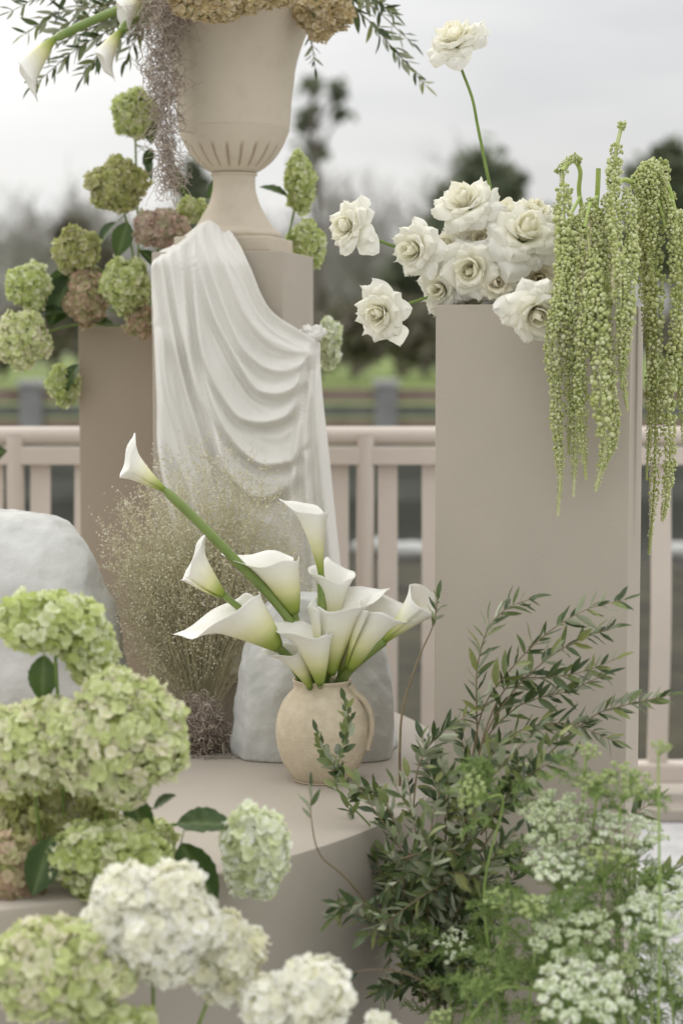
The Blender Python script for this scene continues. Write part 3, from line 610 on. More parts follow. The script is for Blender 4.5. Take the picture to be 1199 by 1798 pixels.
hb('green hydrangea behind the top corner of the draped plinth', 537, 432, 34, 46, 'lime', .02, root=BK, group=G3)
hb('pale hydrangea peeking out beside the cloth knot', 577, 602, 23, 46, 'mint', .02, root=BK, group=G3)
G4 = 'dried hydrangeas in the urn'
U0 = uc + np.array([0, 0, zpx(150)])
hb('tan dried hydrangea spilling over the left of the urn rim', 380, -4, 92, 40, 'dried', -.42, root=U0, group=G4, fs=7.5)
hb('golden dried hydrangea drooping over the right of the urn rim', 568, 12, 52, 58, 'dried', -.30, root=U0, group=G4, fs=7.5)
hb('cream dried hydrangea at the middle of the urn rim', 470, -28, 70, 40, 'dried', -.40, root=U0, group=G4, fs=7.5)

# ------------------------------------------------------------------ roses
NPET = 34
def petal_mesh(i, m, seed):
    r_ = np.random.default_rng(seed); q = i / (NPET - 1); na, nb = 9, 12
    b = np.linspace(0, 1, nb)[:, None]; a = np.linspace(-1, 1, na)[None]
    span = np.interp(q, [0, .4, 1], [1.25, .95, .62]); w = np.interp(b, [0, .2, .5, .7, .86, 1], [.25, .65, 1.0, .88, .45, .0]) * min(1, q * 3) + np.interp(b, [0, .3, .8, 1], [.4, 1, 1, .7]) * (1 - min(1, q * 3))
    al = np.interp(q, [0, .2, .4, .7, 1], [R(22), R(24), R(30), R(50), R(72)]) + (b ** 1.6) * np.interp(q, [0, .2, .4, 1], [R(-62), R(-25), R(32), R(52)]) + r_.normal(0, .06)
    ln = np.interp(q, [0, .25, .5, 1], [.66, .64, .68, .86]) * r_.uniform(.92, 1.06); db = 1 / (nb - 1)
    rr = .035 + .10 * q + np.concatenate([[[0.]], np.cumsum(np.sin(al[:-1]) * ln * db, 0)]) ; zz = -.05 * q + np.concatenate([[[0.]], np.cumsum(np.cos(al[:-1]) * ln * db, 0)])
    rr = np.maximum(rr, .012)
    roll = .34 * q * (a ** 2) * b ** 1.5; rr2 = rr + 0 * a - roll * np.cos(al) * -.25; z2 = zz - roll * np.sin(al) * .9 - .03 * a ** 2 * b
    th = a * w * span; wob = .02 * r_.normal(size=(nb, na)) * b * (.3 + q)
    X = (rr2 + wob) * np.cos(th); Y = (rr2 + wob) * np.sin(th); Z = z2 + wob
    mb = MB(); mb.add(np.stack([X, Y, Z], -1).reshape(-1, 3), grid_faces(nb, na), (q * .72 + .28 * b + 0 * a).reshape(-1)); return mb.mesh('petal', m)
PET = {}
def rose(label, u, v, D, dia, face, stem, cream=False, close=1.0, squash=1.0):
    c = P(u, v, D); s = S(D) * dia / 2 * 1.34; f = nrm(face); t = thing('rose', label, 'rose', stem[-1] if stem is not None else c, 'white roses on the right plinth')
    key = (cream, random.randrange(3))
    if key not in PET: PET[key] = [petal_mesh(i, M_ROSEC if cream else M_ROSE, i + 100 * key[1] + 7 * cream) for i in range(NPET)]
    y = nrm(np.cross(f, rng.normal(size=3))); org = c - f * s * .30
    n = int(NPET * close)
    for i in range(n):
        an = i * 2.39996 + rng.normal(0, .12); x = np.cross(y, f); yy = -math.sin(an) * x + math.cos(an) * y
        k = s * rng.uniform(.88, 1.14); inst('petal', PET[key][i], t, frame(org, yy, nrm(f + rng.normal(0, .07, 3)), k, k, k * squash))
    if stem is not None:
        st_ = spline([org - f * .004] + list(stem), 22); mb = MB(); tube(mb, st_, np.linspace(.0024, .0031, 22), 8); mb.build('stem', M_STEM, t)
        mb = MB(); tube(mb, [org - f * .010, org - f * .004, org + f * .008], [.003, .0075, .008], 8); hp_ = mb.build('hip', M_STEM, t)
        for k in range(4):
            an = k * 1.57 + .4; d = nrm(math.cos(an) * y + math.sin(an) * np.cross(y, f) - f * .5); put_leaf(hp_, org, org + d * .024, f, .8, 0, OL, 'sepal')
RB = P(870, 520, 3.55)
rD = 3.50
rose('single rose raised high on a long bent stem against the sky', 797, 62, rD, 98, (-.35, -.55, .72), [P(806, 110, rD), P(828, 170, rD), P(838, 220, rD), P(852, 290, rD), P(868, 375, rD), P(872, 480, 3.54)])
rose('leftmost rose floating beside the urn', 606, 396, rD, 90, (-.75, -.62, .12), [P(650, 415, rD + .01), P(690, 432, rD + .02), P(770, 455, rD + .04), RB])
rose('rose with golden centre second from the left', 723, 438, rD - .03, 96, (-.62, -.72, -.05), [P(760, 450, rD), P(800, 470, rD + .03), RB])
rose('upper rose in front of the long bent stem', 814, 350, rD - .02, 104, (-.35, -.6, .68), [P(836, 388, rD), P(850, 430, rD + .03), RB])
rose('lowest left rose on a curved stem beside the plinth', 663, 550, rD - .04, 98, (-.5, -.8, -.15), [P(710, 535, rD - .01), P(760, 520, rD), P(805, 514, rD + .02), RB])
rose('rose with spread petals hanging over the plinth front edge', 942, 554, 3.33, 110, (.12, -.85, -.4), [P(950, 530, 3.4), P(940, 510, 3.5), RB])
rose('full rose at the centre of the cluster', 825, 474, rD - .05, 112, (-.3, -.9, -.1), [RB])
rose('big open rose at the upper right of the cluster', 924, 404, rD - .05, 120, (.2, -.72, .6), [RB])
rose('rose low at the left of the cluster by the plinth corner', 771, 508, rD - .01, 82, (-.5, -.8, -.1), [RB])
rose('half closed cream rose resting on the plinth top', 872, 496, rD - .05, 78, (.05, -.97, .05), [RB], True, .72)
rose('tan cream rose in the shade next to the amaranth', 946, 488, rD - .0, 78, (.15, -.95, -.1), [RB], True, .85)
rose('cream rose behind the centre of the cluster', 846, 424, rD + .0, 84, (-.2, -.8, .45), [RB], True)
rose('small rose behind the golden centred one', 784, 430, rD + .01, 72, (-.35, -.75, .5), [RB])
rose('rose at the top back of the cluster', 885, 372, rD + .03, 92, (-.05, -.5, .85), [RB])
rose('rose at the right back touching the amaranth', 958, 428, rD + .04, 80, (.45, -.7, .4), [RB], True)

rose('half hidden cream rose low at the centre behind the resting cream rose', 815, 515, rD + .02, 70, (-.2, -.9, -.1), [RB], True)
rose('half hidden white rose between the central rose and the big open one', 880, 448, rD + .0, 84, (.0, -.9, .3), [RB])
rose('half hidden cream rose under the big open rose', 915, 462, rD + .0, 76, (.1, -.95, .0), [RB], True)
rose('half hidden white rose on the left above the plinth corner', 790, 478, rD + .02, 80, (-.4, -.8, .2), [RB])
rose('half hidden white rose at the back right below the top back rose', 940, 368, rD + .05, 80, (.3, -.5, .75), [RB])
rose('half hidden white rose at the back between upper rose and top back rose', 850, 385, rD + .05, 80, (-.1, -.6, .7), [RB])
# ------------------------------------------------------------------ calla lilies
def calla(label, base, tip, Rm, stem, D, dtip=0.0, front=(0, -1, .1), group='calla lilies in the clay jug', dst=None, sr=6.0, cone=1.0, Db=None, lip=1.0):
    """base, tip in px: the bottom of the spathe and its pointed tip; front: the way the open side faces"""
    b0 = P(*base, D if Db is None else Db); tp = P(*tip, D + dtip); s = S(D); ax = tp - b0; Ln = np.linalg.norm(ax)
    fr = np.asarray(front, float); z = nrm(ax); x = nrm(-(fr - z * fr.dot(z)))       # tip side lies away from the open side
    ax2 = nrm(ax - x * Ln * .03); z = ax2; x = nrm(x - z * x.dot(z)); y = np.cross(z, x); Rw = Rm * s * .64
    root = P(*stem[-1], D if dst is None else dst); t = thing('calla_lily', label, 'calla lily', root, group)
    ns, nf = 18, 40; sv = np.linspace(0, 1, ns)[:, None]; ph = np.linspace(-math.pi * 1.14, math.pi * 1.14, nf)[None]
    cp = (1 + np.cos(np.clip(ph, -math.pi, math.pi))) / 2; rim = (1 - .22 * lip) + .22 * lip * cp ** 1.3
    r = Rw * np.interp(sv ** cone, [0, .12, .3, .5, .7, .85, 1], [.15, .20, .32, .47, .64, .78, .90]) * (1 + .13 * ph / math.pi); fl = np.clip((sv - .66) / .34, 0, 1) ** 2
    r = r + Rw * fl * (.07 + .36 * cp); h = Ln * sv * rim - Ln * .07 * fl * (1 - .55 * cp)
    px = r * np.cos(ph) + Rw * .26 * np.exp(-(ph / .30) ** 2) * sv ** 7; py = r * np.sin(ph) * (1 - .55 * np.exp(-(ph / .5) ** 2) * sv ** 6)
    wv = Rw * (.06 * np.sin(3 * ph + Rm) + .05 * np.sin(5 * ph + 2.1 * Rm)) * sv ** 3; px = px + Rw * .30 * sv ** 2 - Rw * .10 * sv; py = py + .06 * Rw * np.sin(2 * ph + 1.7 * Rm) * sv ** 2; h = h + wv + Ln * .05 * np.exp(-(ph / .22) ** 2) * sv ** 6
    V = b0 + px[..., None] * x + py[..., None] * y + h[..., None] * z
    mb = MB(); mb.add(V.reshape(-1, 3), grid_faces(ns, nf), np.clip(sv * (.72 + .28 * rim) + 0 * ph, 0, 1).reshape(-1)); o = mb.build('spathe', M_CALLA, t)
    mo = o.modifiers.new('thickness', 'SOLIDIFY'); mo.thickness = .0007
    mb = MB(); tube(mb, [b0 + z * Ln * .08, b0 + z * Ln * .3, b0 + z * Ln * .42, b0 + z * Ln * .45], [.003, .0038, .003, .0005], 9); mb.build('spadix', M_SPADIX, o)
    n = len(stem); pts = [b0 + z * Ln * .03] + [P(a, b, (D if Db is None else Db) + ((D if dst is None else dst) - (D if Db is None else Db)) * (i + 1) / n) for i, (a, b) in enumerate(stem)]
    c = spline(pts, 26); rad = np.full(26, sr * s); rad[0] = Rw * .15; mb = MB(); tube(mb, c, rad, 10); mb.build('stem', M_CSTEM, t)
DJ = JD; JM = 1225
calla('calla on the longest stem leaning far up to the left', (290, 860), (208, 796), 50, [(340, 908), (420, 990), (480, 1052), (522, 1112), (545, 1180), (556, 1240)], DJ - .05, front=(-.55, -.5, -.45), dst=DJ, sr=8.5)
calla('small calla facing left in front of the baby breath', (394, 1046), (322, 975), 56, [(440, 1085), (500, 1150), (540, 1215)], DJ - .03, front=(-.55, -.25, -.7), dst=DJ, cone=.7)
calla('wide open calla low on the left of the jug', (490, 1138), (372, 1046), 96, [(510, 1158), (535, 1190), (548, 1230)], DJ - .07, front=(.5, -.25, .8), dst=DJ, sr=8, cone=.75, lip=1.4)
calla('broad calla in the upper middle with its tip to the left', (518, 1078), (462, 950), 76, [(523, 1100), (540, 1170), (555, 1230)], DJ - .02, front=(.9, -.25, .3), dst=DJ, cone=.75, lip=1.3)
calla('tall narrow calla with a thread like tip above the others', (564, 1012), (538, 870), 50, [(565, 1050), (565, 1130), (565, 1230)], DJ + .02, front=(.9, -.3, .1), dst=DJ, sr=8, cone=1.2, lip=.8)
calla('upright calla behind the central pair', (580, 1120), (590, 992), 58, [(575, 1150), (572, 1230)], DJ + .03, front=(.3, -.9, .0), dst=DJ, cone=.8, lip=.5)
calla('large central calla facing the viewer', (580, 1185), (598, 1028), 92, [(572, 1195), (568, 1232)], DJ - .03, front=(-.75, -.4, .0), dst=DJ, cone=.7, lip=.9)
calla('calla low in the centre with a rolled white lip', (562, 1202), (538, 1086), 66, [(562, 1210), (563, 1235)], DJ - .07, front=(.85, -.35, .1), dst=DJ, cone=.8, lip=.9)
calla('calla leaning right beside the central pair', (612, 1176), (700, 1040), 84, [(600, 1190), (585, 1232)], DJ - .04, front=(-.8, -.3, -.1), dst=DJ, cone=.8, lip=1.1)
calla('rightmost calla reaching out over the rock', (674, 1126), (768, 1040), 58, [(640, 1152), (610, 1180), (580, 1232)], DJ - .06, front=(-.3, -.85, .35), dst=DJ, sr=9, cone=.9)
calla('short calla at the jug rim on the left', (545, 1208), (500, 1124), 48, [(547, 1215), (550, 1238)], DJ - .05, front=(.8, -.4, .3), dst=DJ, cone=.9)
calla('slim calla hidden between the right pair', (598, 1190), (640, 1062), 64, [(592, 1200), (580, 1235)], DJ - .01, front=(-.8, -.4, .1), dst=DJ, lip=.8)
GU = 'calla lilies in the urn'
UD = uc[1] - .12
calla('lowest urn calla drooping at the far left', (98, 66), (32, 148), 44, [(150, 42), (215, 14), (290, -20), (400, 40)], UD, front=(-.9, -.2, -.5), group=GU, dst=uc[1], sr=8, cone=.8)
calla('middle urn calla pointing down under the olive leaves', (214, 52), (172, 122), 36, [(240, 30), (290, -10), (400, 40)], UD - .03, front=(-.8, -.4, .2), group=GU, dst=uc[1], sr=9, cone=.8)
calla('urn calla cut by the top edge', (262, -14), (202, 34), 42, [(300, -40), (350, -30), (410, 40)], UD - .02, front=(-.7, -.5, .2), group=GU, dst=uc[1], sr=8, cone=.8)

# ------------------------------------------------------------------ amaranth in a vase
AD = 3.52
vz = np.array([P(1045, 500, AD)[0], AD, ZR]); sa = S(AD)
pv = spline(np.array([(0, 533), (30, 533), (35, 527), (42, 490), (43, 450), (38, 415), (33, 394), (35, 384), (31, 382), (29, 394), (34, 420), (38, 450), (0, 520)], float), 70)
mb = MB(); lathe(mb, np.stack([np.maximum(pv[:, 0], 0) * sa, (533 - pv[:, 1]) * sa + .001], -1), vz, 64); o = mb.build('vase', M_JUG, org=vz); tag(o, 'beige vase mostly hidden behind the hanging amaranth', 'vase')
def tassel(mb, pts, th, taper=.35, loose=0.0):
    c = spline(pts, 60); seg = np.linalg.norm(np.diff(c, axis=0), axis=1); Ls = seg.sum(); step = th * .19; n = max(6, int(Ls / step)); c = spline(pts, n); tg = nrm(np.gradient(c, axis=0))
    bp_, bs_ = [], []
    for i in range(n):
        t = i / (n - 1); w = th * (1 - max(0, (t - (1 - taper)) / taper) ** 1.3 * .8) * min(1, .5 + t * 6) * (1 + .16 * math.sin(i * 1.35 + th * 999) + .10 * math.sin(i * .31))
        if loose and t < loose and (i // 4) % 3: continue
        k = 9; x = nrm(np.cross(tg[i], (.3, -.8, .5))); y = np.cross(tg[i], x); ph = rng.uniform(0, 6.28)
        for j in range(k):
            an = ph + j * 2 * math.pi / k + rng.normal(0, .2); rr = w * .40; p = c[i] + (math.cos(an) * x + math.sin(an) * y) * rr * rng.uniform(.75, 1.15) + tg[i] * step * rng.uniform(-.6, .6)
            bp_.append(p); bs_.append(w * rng.uniform(.075, .15))
    many(mb, bp_, bs_, ICO1)
def amaranth(label, stems, tassels):
    t = thing('hanging_amaranth', label, 'amaranth', vz + np.array([0, 0, .12]), 'hanging amaranth in the vase')
    for pts, r_ in stems:
        mb = MB(); tube(mb, spline([P(*p) for p in pts], 24), r_ * sa, 8); mb.build('stem', M_ASTEM, t)
    for pts, th, lo in tassels:
        mb = MB(); tassel(mb, [P(*p) for p in pts], th * 1.2 * sa, loose=lo)
        tube(mb, spline([P(*p) for p in pts], 30), 2.2 * sa, 5); mb.build('tassel', M_AMAR, t)
F0 = 3.30
amaranth('left amaranth stem whose tassels brush the spread rose', [([(1040, 470, AD), (1030, 400, AD), (1016, 340, 3.5), (1018, 300, 3.47), (1005, 282, 3.45), (985, 300, 3.42)], 4), ([(1018, 345, 3.5), (1000, 380, 3.45), (985, 420, 3.38)], 3)],
         [([(985, 290, 3.44), (990, 340, 3.41), (988, 420, 3.36), (985, 500, 3.33), (988, 560, F0), (995, 640, F0 + .03), (1000, 720, F0 + .04), (997, 798, F0 + .05)], 24, .16),
          ([(1018, 285, 3.46), (1006, 278, 3.45), (990, 292, 3.43), (984, 330, 3.42)], 13, 0),
          ([(1008, 380, 3.45), (1000, 430, 3.4), (1000, 500, 3.36), (1004, 570, F0 + .02)], 18, .1),
          ([(975, 360, 3.42), (990, 430, 3.36), (980, 520, F0), (966, 600, F0), (974, 680, F0 + .03), (978, 760, F0 + .04), (983, 830, F0 + .04), (979, 905, F0 + .05)], 19, 0)])
amaranth('middle amaranth stem with the longest front tassels', [([(1045, 470, AD), (1042, 420, AD), (1048, 340, AD - .02), (1050, 296, AD - .03)], 4.5), ([(1048, 345, AD - .02), (1035, 360, 3.42), (1025, 400, 3.38)], 3.5)],
         [([(1025, 360, 3.42), (1015, 440, 3.36), (1006, 540, F0), (1014, 660, F0 + .03), (1010, 780, F0 + .04), (1006, 872, F0 + .05)], 19, 0),
          ([(1030, 400, 3.38), (1036, 480, 3.33), (1026, 560, F0 - .02), (1019, 650, F0), (1022, 760, F0 + .02), (1028, 842, F0 + .02)], 20, .12),
          ([(1040, 440, 3.36), (1046, 520, F0), (1052, 600, F0 - .02), (1054, 690, F0 - .02), (1062, 780, F0), (1045, 862, F0 + .01)], 27, 0),
          ([(1035, 350, 3.44), (1050, 400, 3.4), (1042, 480, 3.36), (1038, 560, F0 + .02), (1040, 660, F0 + .03)], 20, .1),
          ([(1062, 345, 3.44), (1066, 420, 3.4), (1062, 500, 3.36), (1060, 590, F0 + .03)], 20, .1),
          ([(1055, 420, 3.4), (1062, 540, F0 + .01), (1070, 660, F0 + .01), (1078, 760, F0 + .02), (1066, 812, F0 + .02)], 18, 0)])
amaranth('tall amaranth stem rising highest above the vase', [([(1050, 470, AD), (1065, 400, AD - .02), (1078, 320, 3.45), (1080, 270, 3.44), (1092, 215, 3.44)], 3.5)],
         [([(1092, 214, 3.44), (1080, 270, 3.43), (1076, 330, 3.41), (1078, 400, 3.36), (1088, 470, F0), (1090, 580, F0 - .01), (1093, 660, F0 + .02), (1101, 720, F0 + .03)], 21, .17),
          ([(1100, 330, 3.42), (1108, 420, 3.36), (1104, 500, F0), (1098, 590, F0), (1090, 680, F0 + .02)], 22, 0)])
amaranth('right amaranth stem arching past the edge of the plinth', [([(1060, 470, AD), (1070, 360, AD - .02), (1090, 318, AD), (1115, 318, AD), (1150, 292, AD + .02), (1175, 335, AD + .02), (1186, 400, AD + .02)], 4.5), ([(1115, 335, AD), (1150, 345, AD), (1168, 400, AD)], 3)],
         [([(1112, 316, AD), (1150, 292, AD + .02), (1160, 320, AD + .02), (1152, 420, AD + .02), (1150, 560, AD + .02), (1150, 700, AD + .02), (1148, 850, AD + .02), (1139, 972, AD + .02)], 26, 0),
          ([(1120, 312, AD), (1128, 360, AD), (1126, 430, AD + .03), (1130, 520, AD + .05), (1136, 640, AD + .05)], 20, .08),
          ([(1140, 300, AD), (1144, 350, AD - .01), (1140, 420, AD), (1146, 500, AD)], 20, 0),
          ([(1108, 325, AD), (1130, 318, AD), (1150, 298, AD), (1172, 330, AD)], 16, 0),
          ([(1165, 330, AD), (1182, 420, AD), (1188, 520, AD), (1182, 620, AD), (1170, 700, AD), (1176, 790, AD), (1168, 880, AD), (1162, 915, AD)], 23, 0),
          ([(1130, 350, AD + .04), (1138, 450, AD + .04), (1142, 560, AD + .04), (1142, 700, AD + .04), (1134, 842, AD + .04)], 18, 0),
          ([(1178, 340, AD + .03), (1196, 420, AD + .03), (1200, 540, AD + .03), (1199, 700, AD + .03), (1203, 800, AD + .03)], 22, .1)])

# ------------------------------------------------------------------ olive branches
def olive(label, pts, n, ll, group, name='olive_branch', start=.15, sr=1.5, wide=1.0, side=None, brown=True):
    p3 = [P(*p) for p in pts]; c = spline(p3, 40); Dm = np.mean([p[2] for p in pts]); s = S(Dm); t = thing(name, label, 'olive branch', c[0], group)
    mb = MB(); tube(mb, c, np.linspace(sr * 1.25, sr * .45, 40) * s, 5); mb.build('stem', M_STEMB if brown else M_STEM, t)
    tg = nrm(np.gradient(c, axis=0)); rot = rng.uniform(0, 3.14)
    n = int(n * 1.3); ll = ll * 1.14; wide = wide * 1.12
    for k in range(n):
        f = start + (1 - start) * (k + .5) / n; i = int(f * 39); x = nrm(np.cross(tg[i], (.2, -.9, .4))); y = np.cross(tg[i], x)
        for sgn in (1, -1):
            an = rot + (k % 2) * 1.35 + rng.normal(0, .3); d = nrm(tg[i] * rng.uniform(.55, 1.0) + sgn * (math.cos(an) * x + math.sin(an) * y) * rng.uniform(.55, .95) + np.array([0, 0, rng.uniform(-.12, .1)]))
            l = ll * s * rng.uniform(.7, 1.2) * (1 - .35 * f ** 3); p = c[i] + tg[i] * rng.uniform(-.4, .4) * (ll * s * .3)
            put_leaf(t, p, p + d * l, rng.normal(0, 1, 3) * .8 + np.array([0, -.35, .75]), wide * rng.uniform(.85, 1.2), None, OL)
    put_leaf(t, c[-1], c[-1] + tg[-1] * ll * s * .8, (0, -.5, .8), wide, None, OL)
    return t
GO = 'olive branches at the foot of the right plinth'; BO = (800, 1690, 3.12)
olive('olive spray curving up to a bent tip against the plinth, leftmost of its pair', [(815, 1480, 3.22), (836, 1330, 3.22), (836, 1230, 3.2), (838, 1170, 3.2), (856, 1105, 3.2), (890, 1068, 3.19), (930, 1052, 3.18)], 15, 42, GO, start=.25)
olive('highest olive spray reaching to the upper right across the plinth', [(810, 1500, 3.22), (828, 1340, 3.22), (850, 1240, 3.2), (905, 1165, 3.18), (965, 1108, 3.17), (1030, 1070, 3.16), (1092, 1054, 3.15)], 17, 42, GO, start=.3)
olive('olive spray just below the highest one', [(812, 1480, 3.2), (845, 1310, 3.2), (900, 1215, 3.19), (970, 1150, 3.18), (1030, 1118, 3.17), (1070, 1104, 3.16)], 15, 42, GO, start=.3)
olive('olive spray running level across the middle of the plinth', [(806, 1480, 3.2), (846, 1300, 3.2), (895, 1200, 3.2), (960, 1190, 3.18), (1020, 1180, 3.16), (1078, 1158, 3.15)], 14, 42, GO, start=.35)
olive('dense olive spray behind the level one', [(800, 1470, 3.22), (840, 1320, 3.22), (910, 1240, 3.2), (990, 1215, 3.18), (1062, 1185, 3.16)], 20, 42, GO)
olive('olive spray poking out past the right edge of the plinth', [(840, 1500, 3.2), (930, 1360, 3.2), (1030, 1265, 3.16), (1090, 1240, 3.13), (1170, 1222, 3.11)], 15, 44, GO, start=.35)
olive('olive spray sagging towards the right below the others', [(820, 1380, 3.2), (900, 1290, 3.18), (990, 1270, 3.16), (1075, 1300, 3.14)], 20, 42, GO)
olive('thin bare olive twig rising to the right calla with a few leaves on top', [(702, 1380, 3.28), (702, 1310, 3.28), (708, 1240, 3.28), (735, 1155, 3.28), (760, 1098, 3.28), (768, 1050, 3.28)], 5, 36, GO, start=.80, sr=2.2)
olive('olive spray fanning right between jug and plinth', [(725, 1420, 3.2), (735, 1345, 3.2), (765, 1295, 3.2), (822, 1255, 3.2)], 11, 46, GO, start=.35)
olive('small leaved olive sprig standing in front of the jug', [(650, 1450, 3.2), (590, 1380, 3.22), (600, 1320, 3.24), (612, 1270, 3.25), (604, 1230, 3.25)], 12, 27, GO, wide=1.9, start=.2, brown=False)
olive('small leaved sprig crossing the lower jug to the left', [(630, 1420, 3.2), (600, 1360, 3.22), (570, 1325, 3.23), (556, 1285, 3.24)], 9, 26, GO, wide=1.9, start=.2, brown=False)
olive('bare thin twig arching left of the bush over the platform edge', [(690, 1640, 3.1), (610, 1545, 3.02), (562, 1500, 3.0), (547, 1440, 3.0), (546, 1385, 3.02)], 3, 34, GO, start=.7, sr=1.8)
olive('pale twig running low from the bush to the left', [(770, 1740, 3.0), (720, 1712, 2.96), (660, 1702, 2.94), (600, 1712, 2.92)], 2, 30, GO, start=.8, sr=1.8)
olive('leafy tip jutting left over the platform side', [(740, 1640, 3.05), (660, 1595, 3.0), (610, 1585, 2.98), (585, 1610, 2.97)], 7, 40, GO, start=.45)
olive('low olive tip at the far right beyond the plinth', [(1040, 1500, 3.0), (1100, 1440, 2.98), (1150, 1405, 2.96)], 5, 40, GO, start=.5)
olive('dark leaved twig at the right frame edge', [(1080, 1640, 3.0), (1130, 1570, 2.98), (1185, 1520, 2.96)], 6, 46, GO, start=.4)
LB = 'olive branch tangled in the dense bush between jug and right plinth'
for k in range(64):
    tu = rng.uniform(575, 960); tv = rng.uniform(1330, 1780); dD = rng.uniform(-.18, .18)
    if tu > 880 and tv > 1560: tv -= 150
    if tu < 640 and tv > 1600: tu += 90
    b_ = (rng.uniform(740, 860), rng.uniform(1700, 1830), 3.12 + rng.uniform(-.1, .1)) if k % 3 else (rng.uniform(700, 860), rng.uniform(1480, 1620), 3.15 + rng.uniform(-.1, .1))
    if k < 9: tu = 740 + k * 34; tv = rng.uniform(1270, 1350); b_ = (rng.uniform(770, 850), rng.uniform(1440, 1520), 3.17)
    mid = ((b_[0] * .5 + tu * .5) + rng.uniform(-25, 25), (b_[1] * .5 + tv * .5) - rng.uniform(0, 60), 3.12 + dD * .7)
    olive(LB, [b_, mid, (tu, tv, 3.10 + dD)], 14, 40, 'olive branches tangled in the bush', start=.12, wide=rng.uniform(1, 1.5))
GT = 'olive sprays in the urn'; OD = uc[1]
def ou(label, pts, n, ll=34, dd=0.0, **k): olive(label, [(a, b, OD + dd) for a, b in pts], n, ll, GT, **k)
ou('olive spray hanging lowest at the left of the urn', [(400, 30), (290, 10), (190, 55), (130, 90), (60, 150)], 18, start=.3)
ou('olive spray ending beside the hanging moss', [(400, 30), (300, 0), (250, 40), (222, 105)], 14, dd=.05)
ou('olive spray dipping below the middle urn calla', [(400, 30), (300, 0), (210, 60), (165, 110), (148, 135)], 15, dd=-.03, start=.3)
ou('thin olive spray running level to the left above the callas', [(400, 30), (300, -10), (180, 10), (100, 25), (45, 60)], 14, dd=.04, start=.35)
ou('olive leaves at the top left corner of the picture', [(400, 30), (250, -60), (120, -30), (20, 20)], 12, dd=.06, start=.4)
ou('olive spray tucked behind the urn callas', [(400, 30), (310, -20), (230, 5), (170, 45), (120, 70)], 18, dd=.08)
ou('olive spray fanning up at the top left of the urn', [(400, 30), (310, -30), (220, -10), (140, 10)], 16, dd=.1)
ou('olive spray crossing behind the lowest urn calla', [(400, 30), (300, -15), (200, 30), (120, 40), (80, 95)], 18, dd=.1, start=.25)
ou('short olive spray packed against the hanging moss', [(400, 30), (320, -5), (262, 25), (205, 90)], 16, dd=.1, start=.25)
ou('olive spray along the top edge above the urn callas', [(400, 30), (310, -35), (210, -20), (90, -5)], 18, dd=.02, start=.3)
ou('olive spray drooping far out at the right of the urn', [(440, 30), (560, -20), (640, 30), (690, 85), (745, 148)], 17, start=.35)
ou('shorter olive spray at the top right of the urn', [(440, 30), (560, -40), (640, 0), (722, 75)], 12, dd=.05, start=.4)
ou('olive tips along the top edge right of the urn', [(440, 30), (560, -50), (640, -15), (690, 25)], 14, dd=-.04, start=.4)
ou('olive tip hanging under the right urn rim', [(470, 40), (530, 10), (545, 60), (553, 118)], 8, ll=26, dd=.12, start=.4)

# ------------------------------------------------------------------ baby's breath
GD = 3.95; gb = hit(352, 1225, PZ + .02); gb = P(352, 1232, GD); gb[2] = PZ + .03
gy = thing('babys_breath', "airy bunch of dried baby's breath in front of the draped cloth", 'dried flowers', gb)
ms, mf = MB(), MB(); OCT = (np.array([(1, 0, 0), (-1, 0, 0), (0, 1, 0), (0, -1, 0), (0, 0, 1), (0, 0, -1)], float), np.array([(0, 2, 4), (2, 1, 4), (1, 3, 4), (3, 0, 4), (2, 0, 5), (1, 2, 5), (3, 1, 5), (0, 3, 5)]))
gp_, gs_ = [], []
for k in range(520):
    if k < 390:
        an = rng.normal(.02, .42); ln = rng.uniform(.55, 1.0) * (430 - 150 * abs(an - .02)) ; tu = 352 + math.sin(an) * ln * .95 + 12; tv = 1215 - math.cos(an) * ln
    else:
        tu = rng.uniform(200, 420); tv = rng.uniform(960, 1200)
    if tv < 990 and tu > 540: tu -= 60
    D_ = GD + rng.normal(0, .045); tip = P(tu, tv, D_); mid = (gb * .5 + tip * .5) + np.array([rng.normal(0, .01), rng.normal(0, .01), .03])
    c = spline([gb + rng.normal(0, .008, 3), mid, tip], 9); tube(ms, c, np.linspace(.0009, .0004, 9), 3)
    for j in range(8):
        i = random.randrange(4, 9); d = nrm(rng.normal(size=3) + np.array([0, 0, .6]) + nrm(c[i] - gb) * .7); L_ = rng.uniform(.015, .05); e = c[i] + d * L_
        tube(ms, [c[i], (c[i] + e) / 2 + rng.normal(0, .003, 3), e], .00035, 3)
        for q in range(4):
            gp_.append(e + rng.normal(0, .009, 3)); gs_.append(rng.uniform(.0010, .0023))
for k in range(190):                                   # stray sprays at the rim
    an = rng.uniform(-1.3, .75); ln = rng.uniform(300, 440); p = P(372 + math.sin(an) * ln * .55, 1190 - math.cos(an) * ln, GD + rng.normal(0, .04))
    for q in range(5): gp_.append(p + rng.normal(0, .008, 3)); gs_.append(rng.uniform(.001, .0022))
many(mf, gp_, gs_, OCT); tag(ms.build('stems', M_GYPS, gy), kind='stuff'); tag(mf.build('blossoms', M_GYP, gy), kind='stuff')
# leafy twig at the left frame edge
lt = thing('leafy_twig', 'blurred bright green twig tips at the left edge beside the railing', 'twig', P(-60, 960, 4.75))
mb = MB(); tube(mb, spline([P(-60, 960, 4.75), P(-40, 880, 4.75), P(-25, 780, 4.75)], 10), .003, 6); mb.build('stem', M_STEM, lt)
for (a, b) in (((-25, 800), (9, 790)), ((-30, 920), (12, 912)), ((-35, 850), (-5, 830)), ((-28, 780), (-10, 750))): put_leaf(lt, P(*a, 4.75), P(*b, 4.74), FR, 1.3)
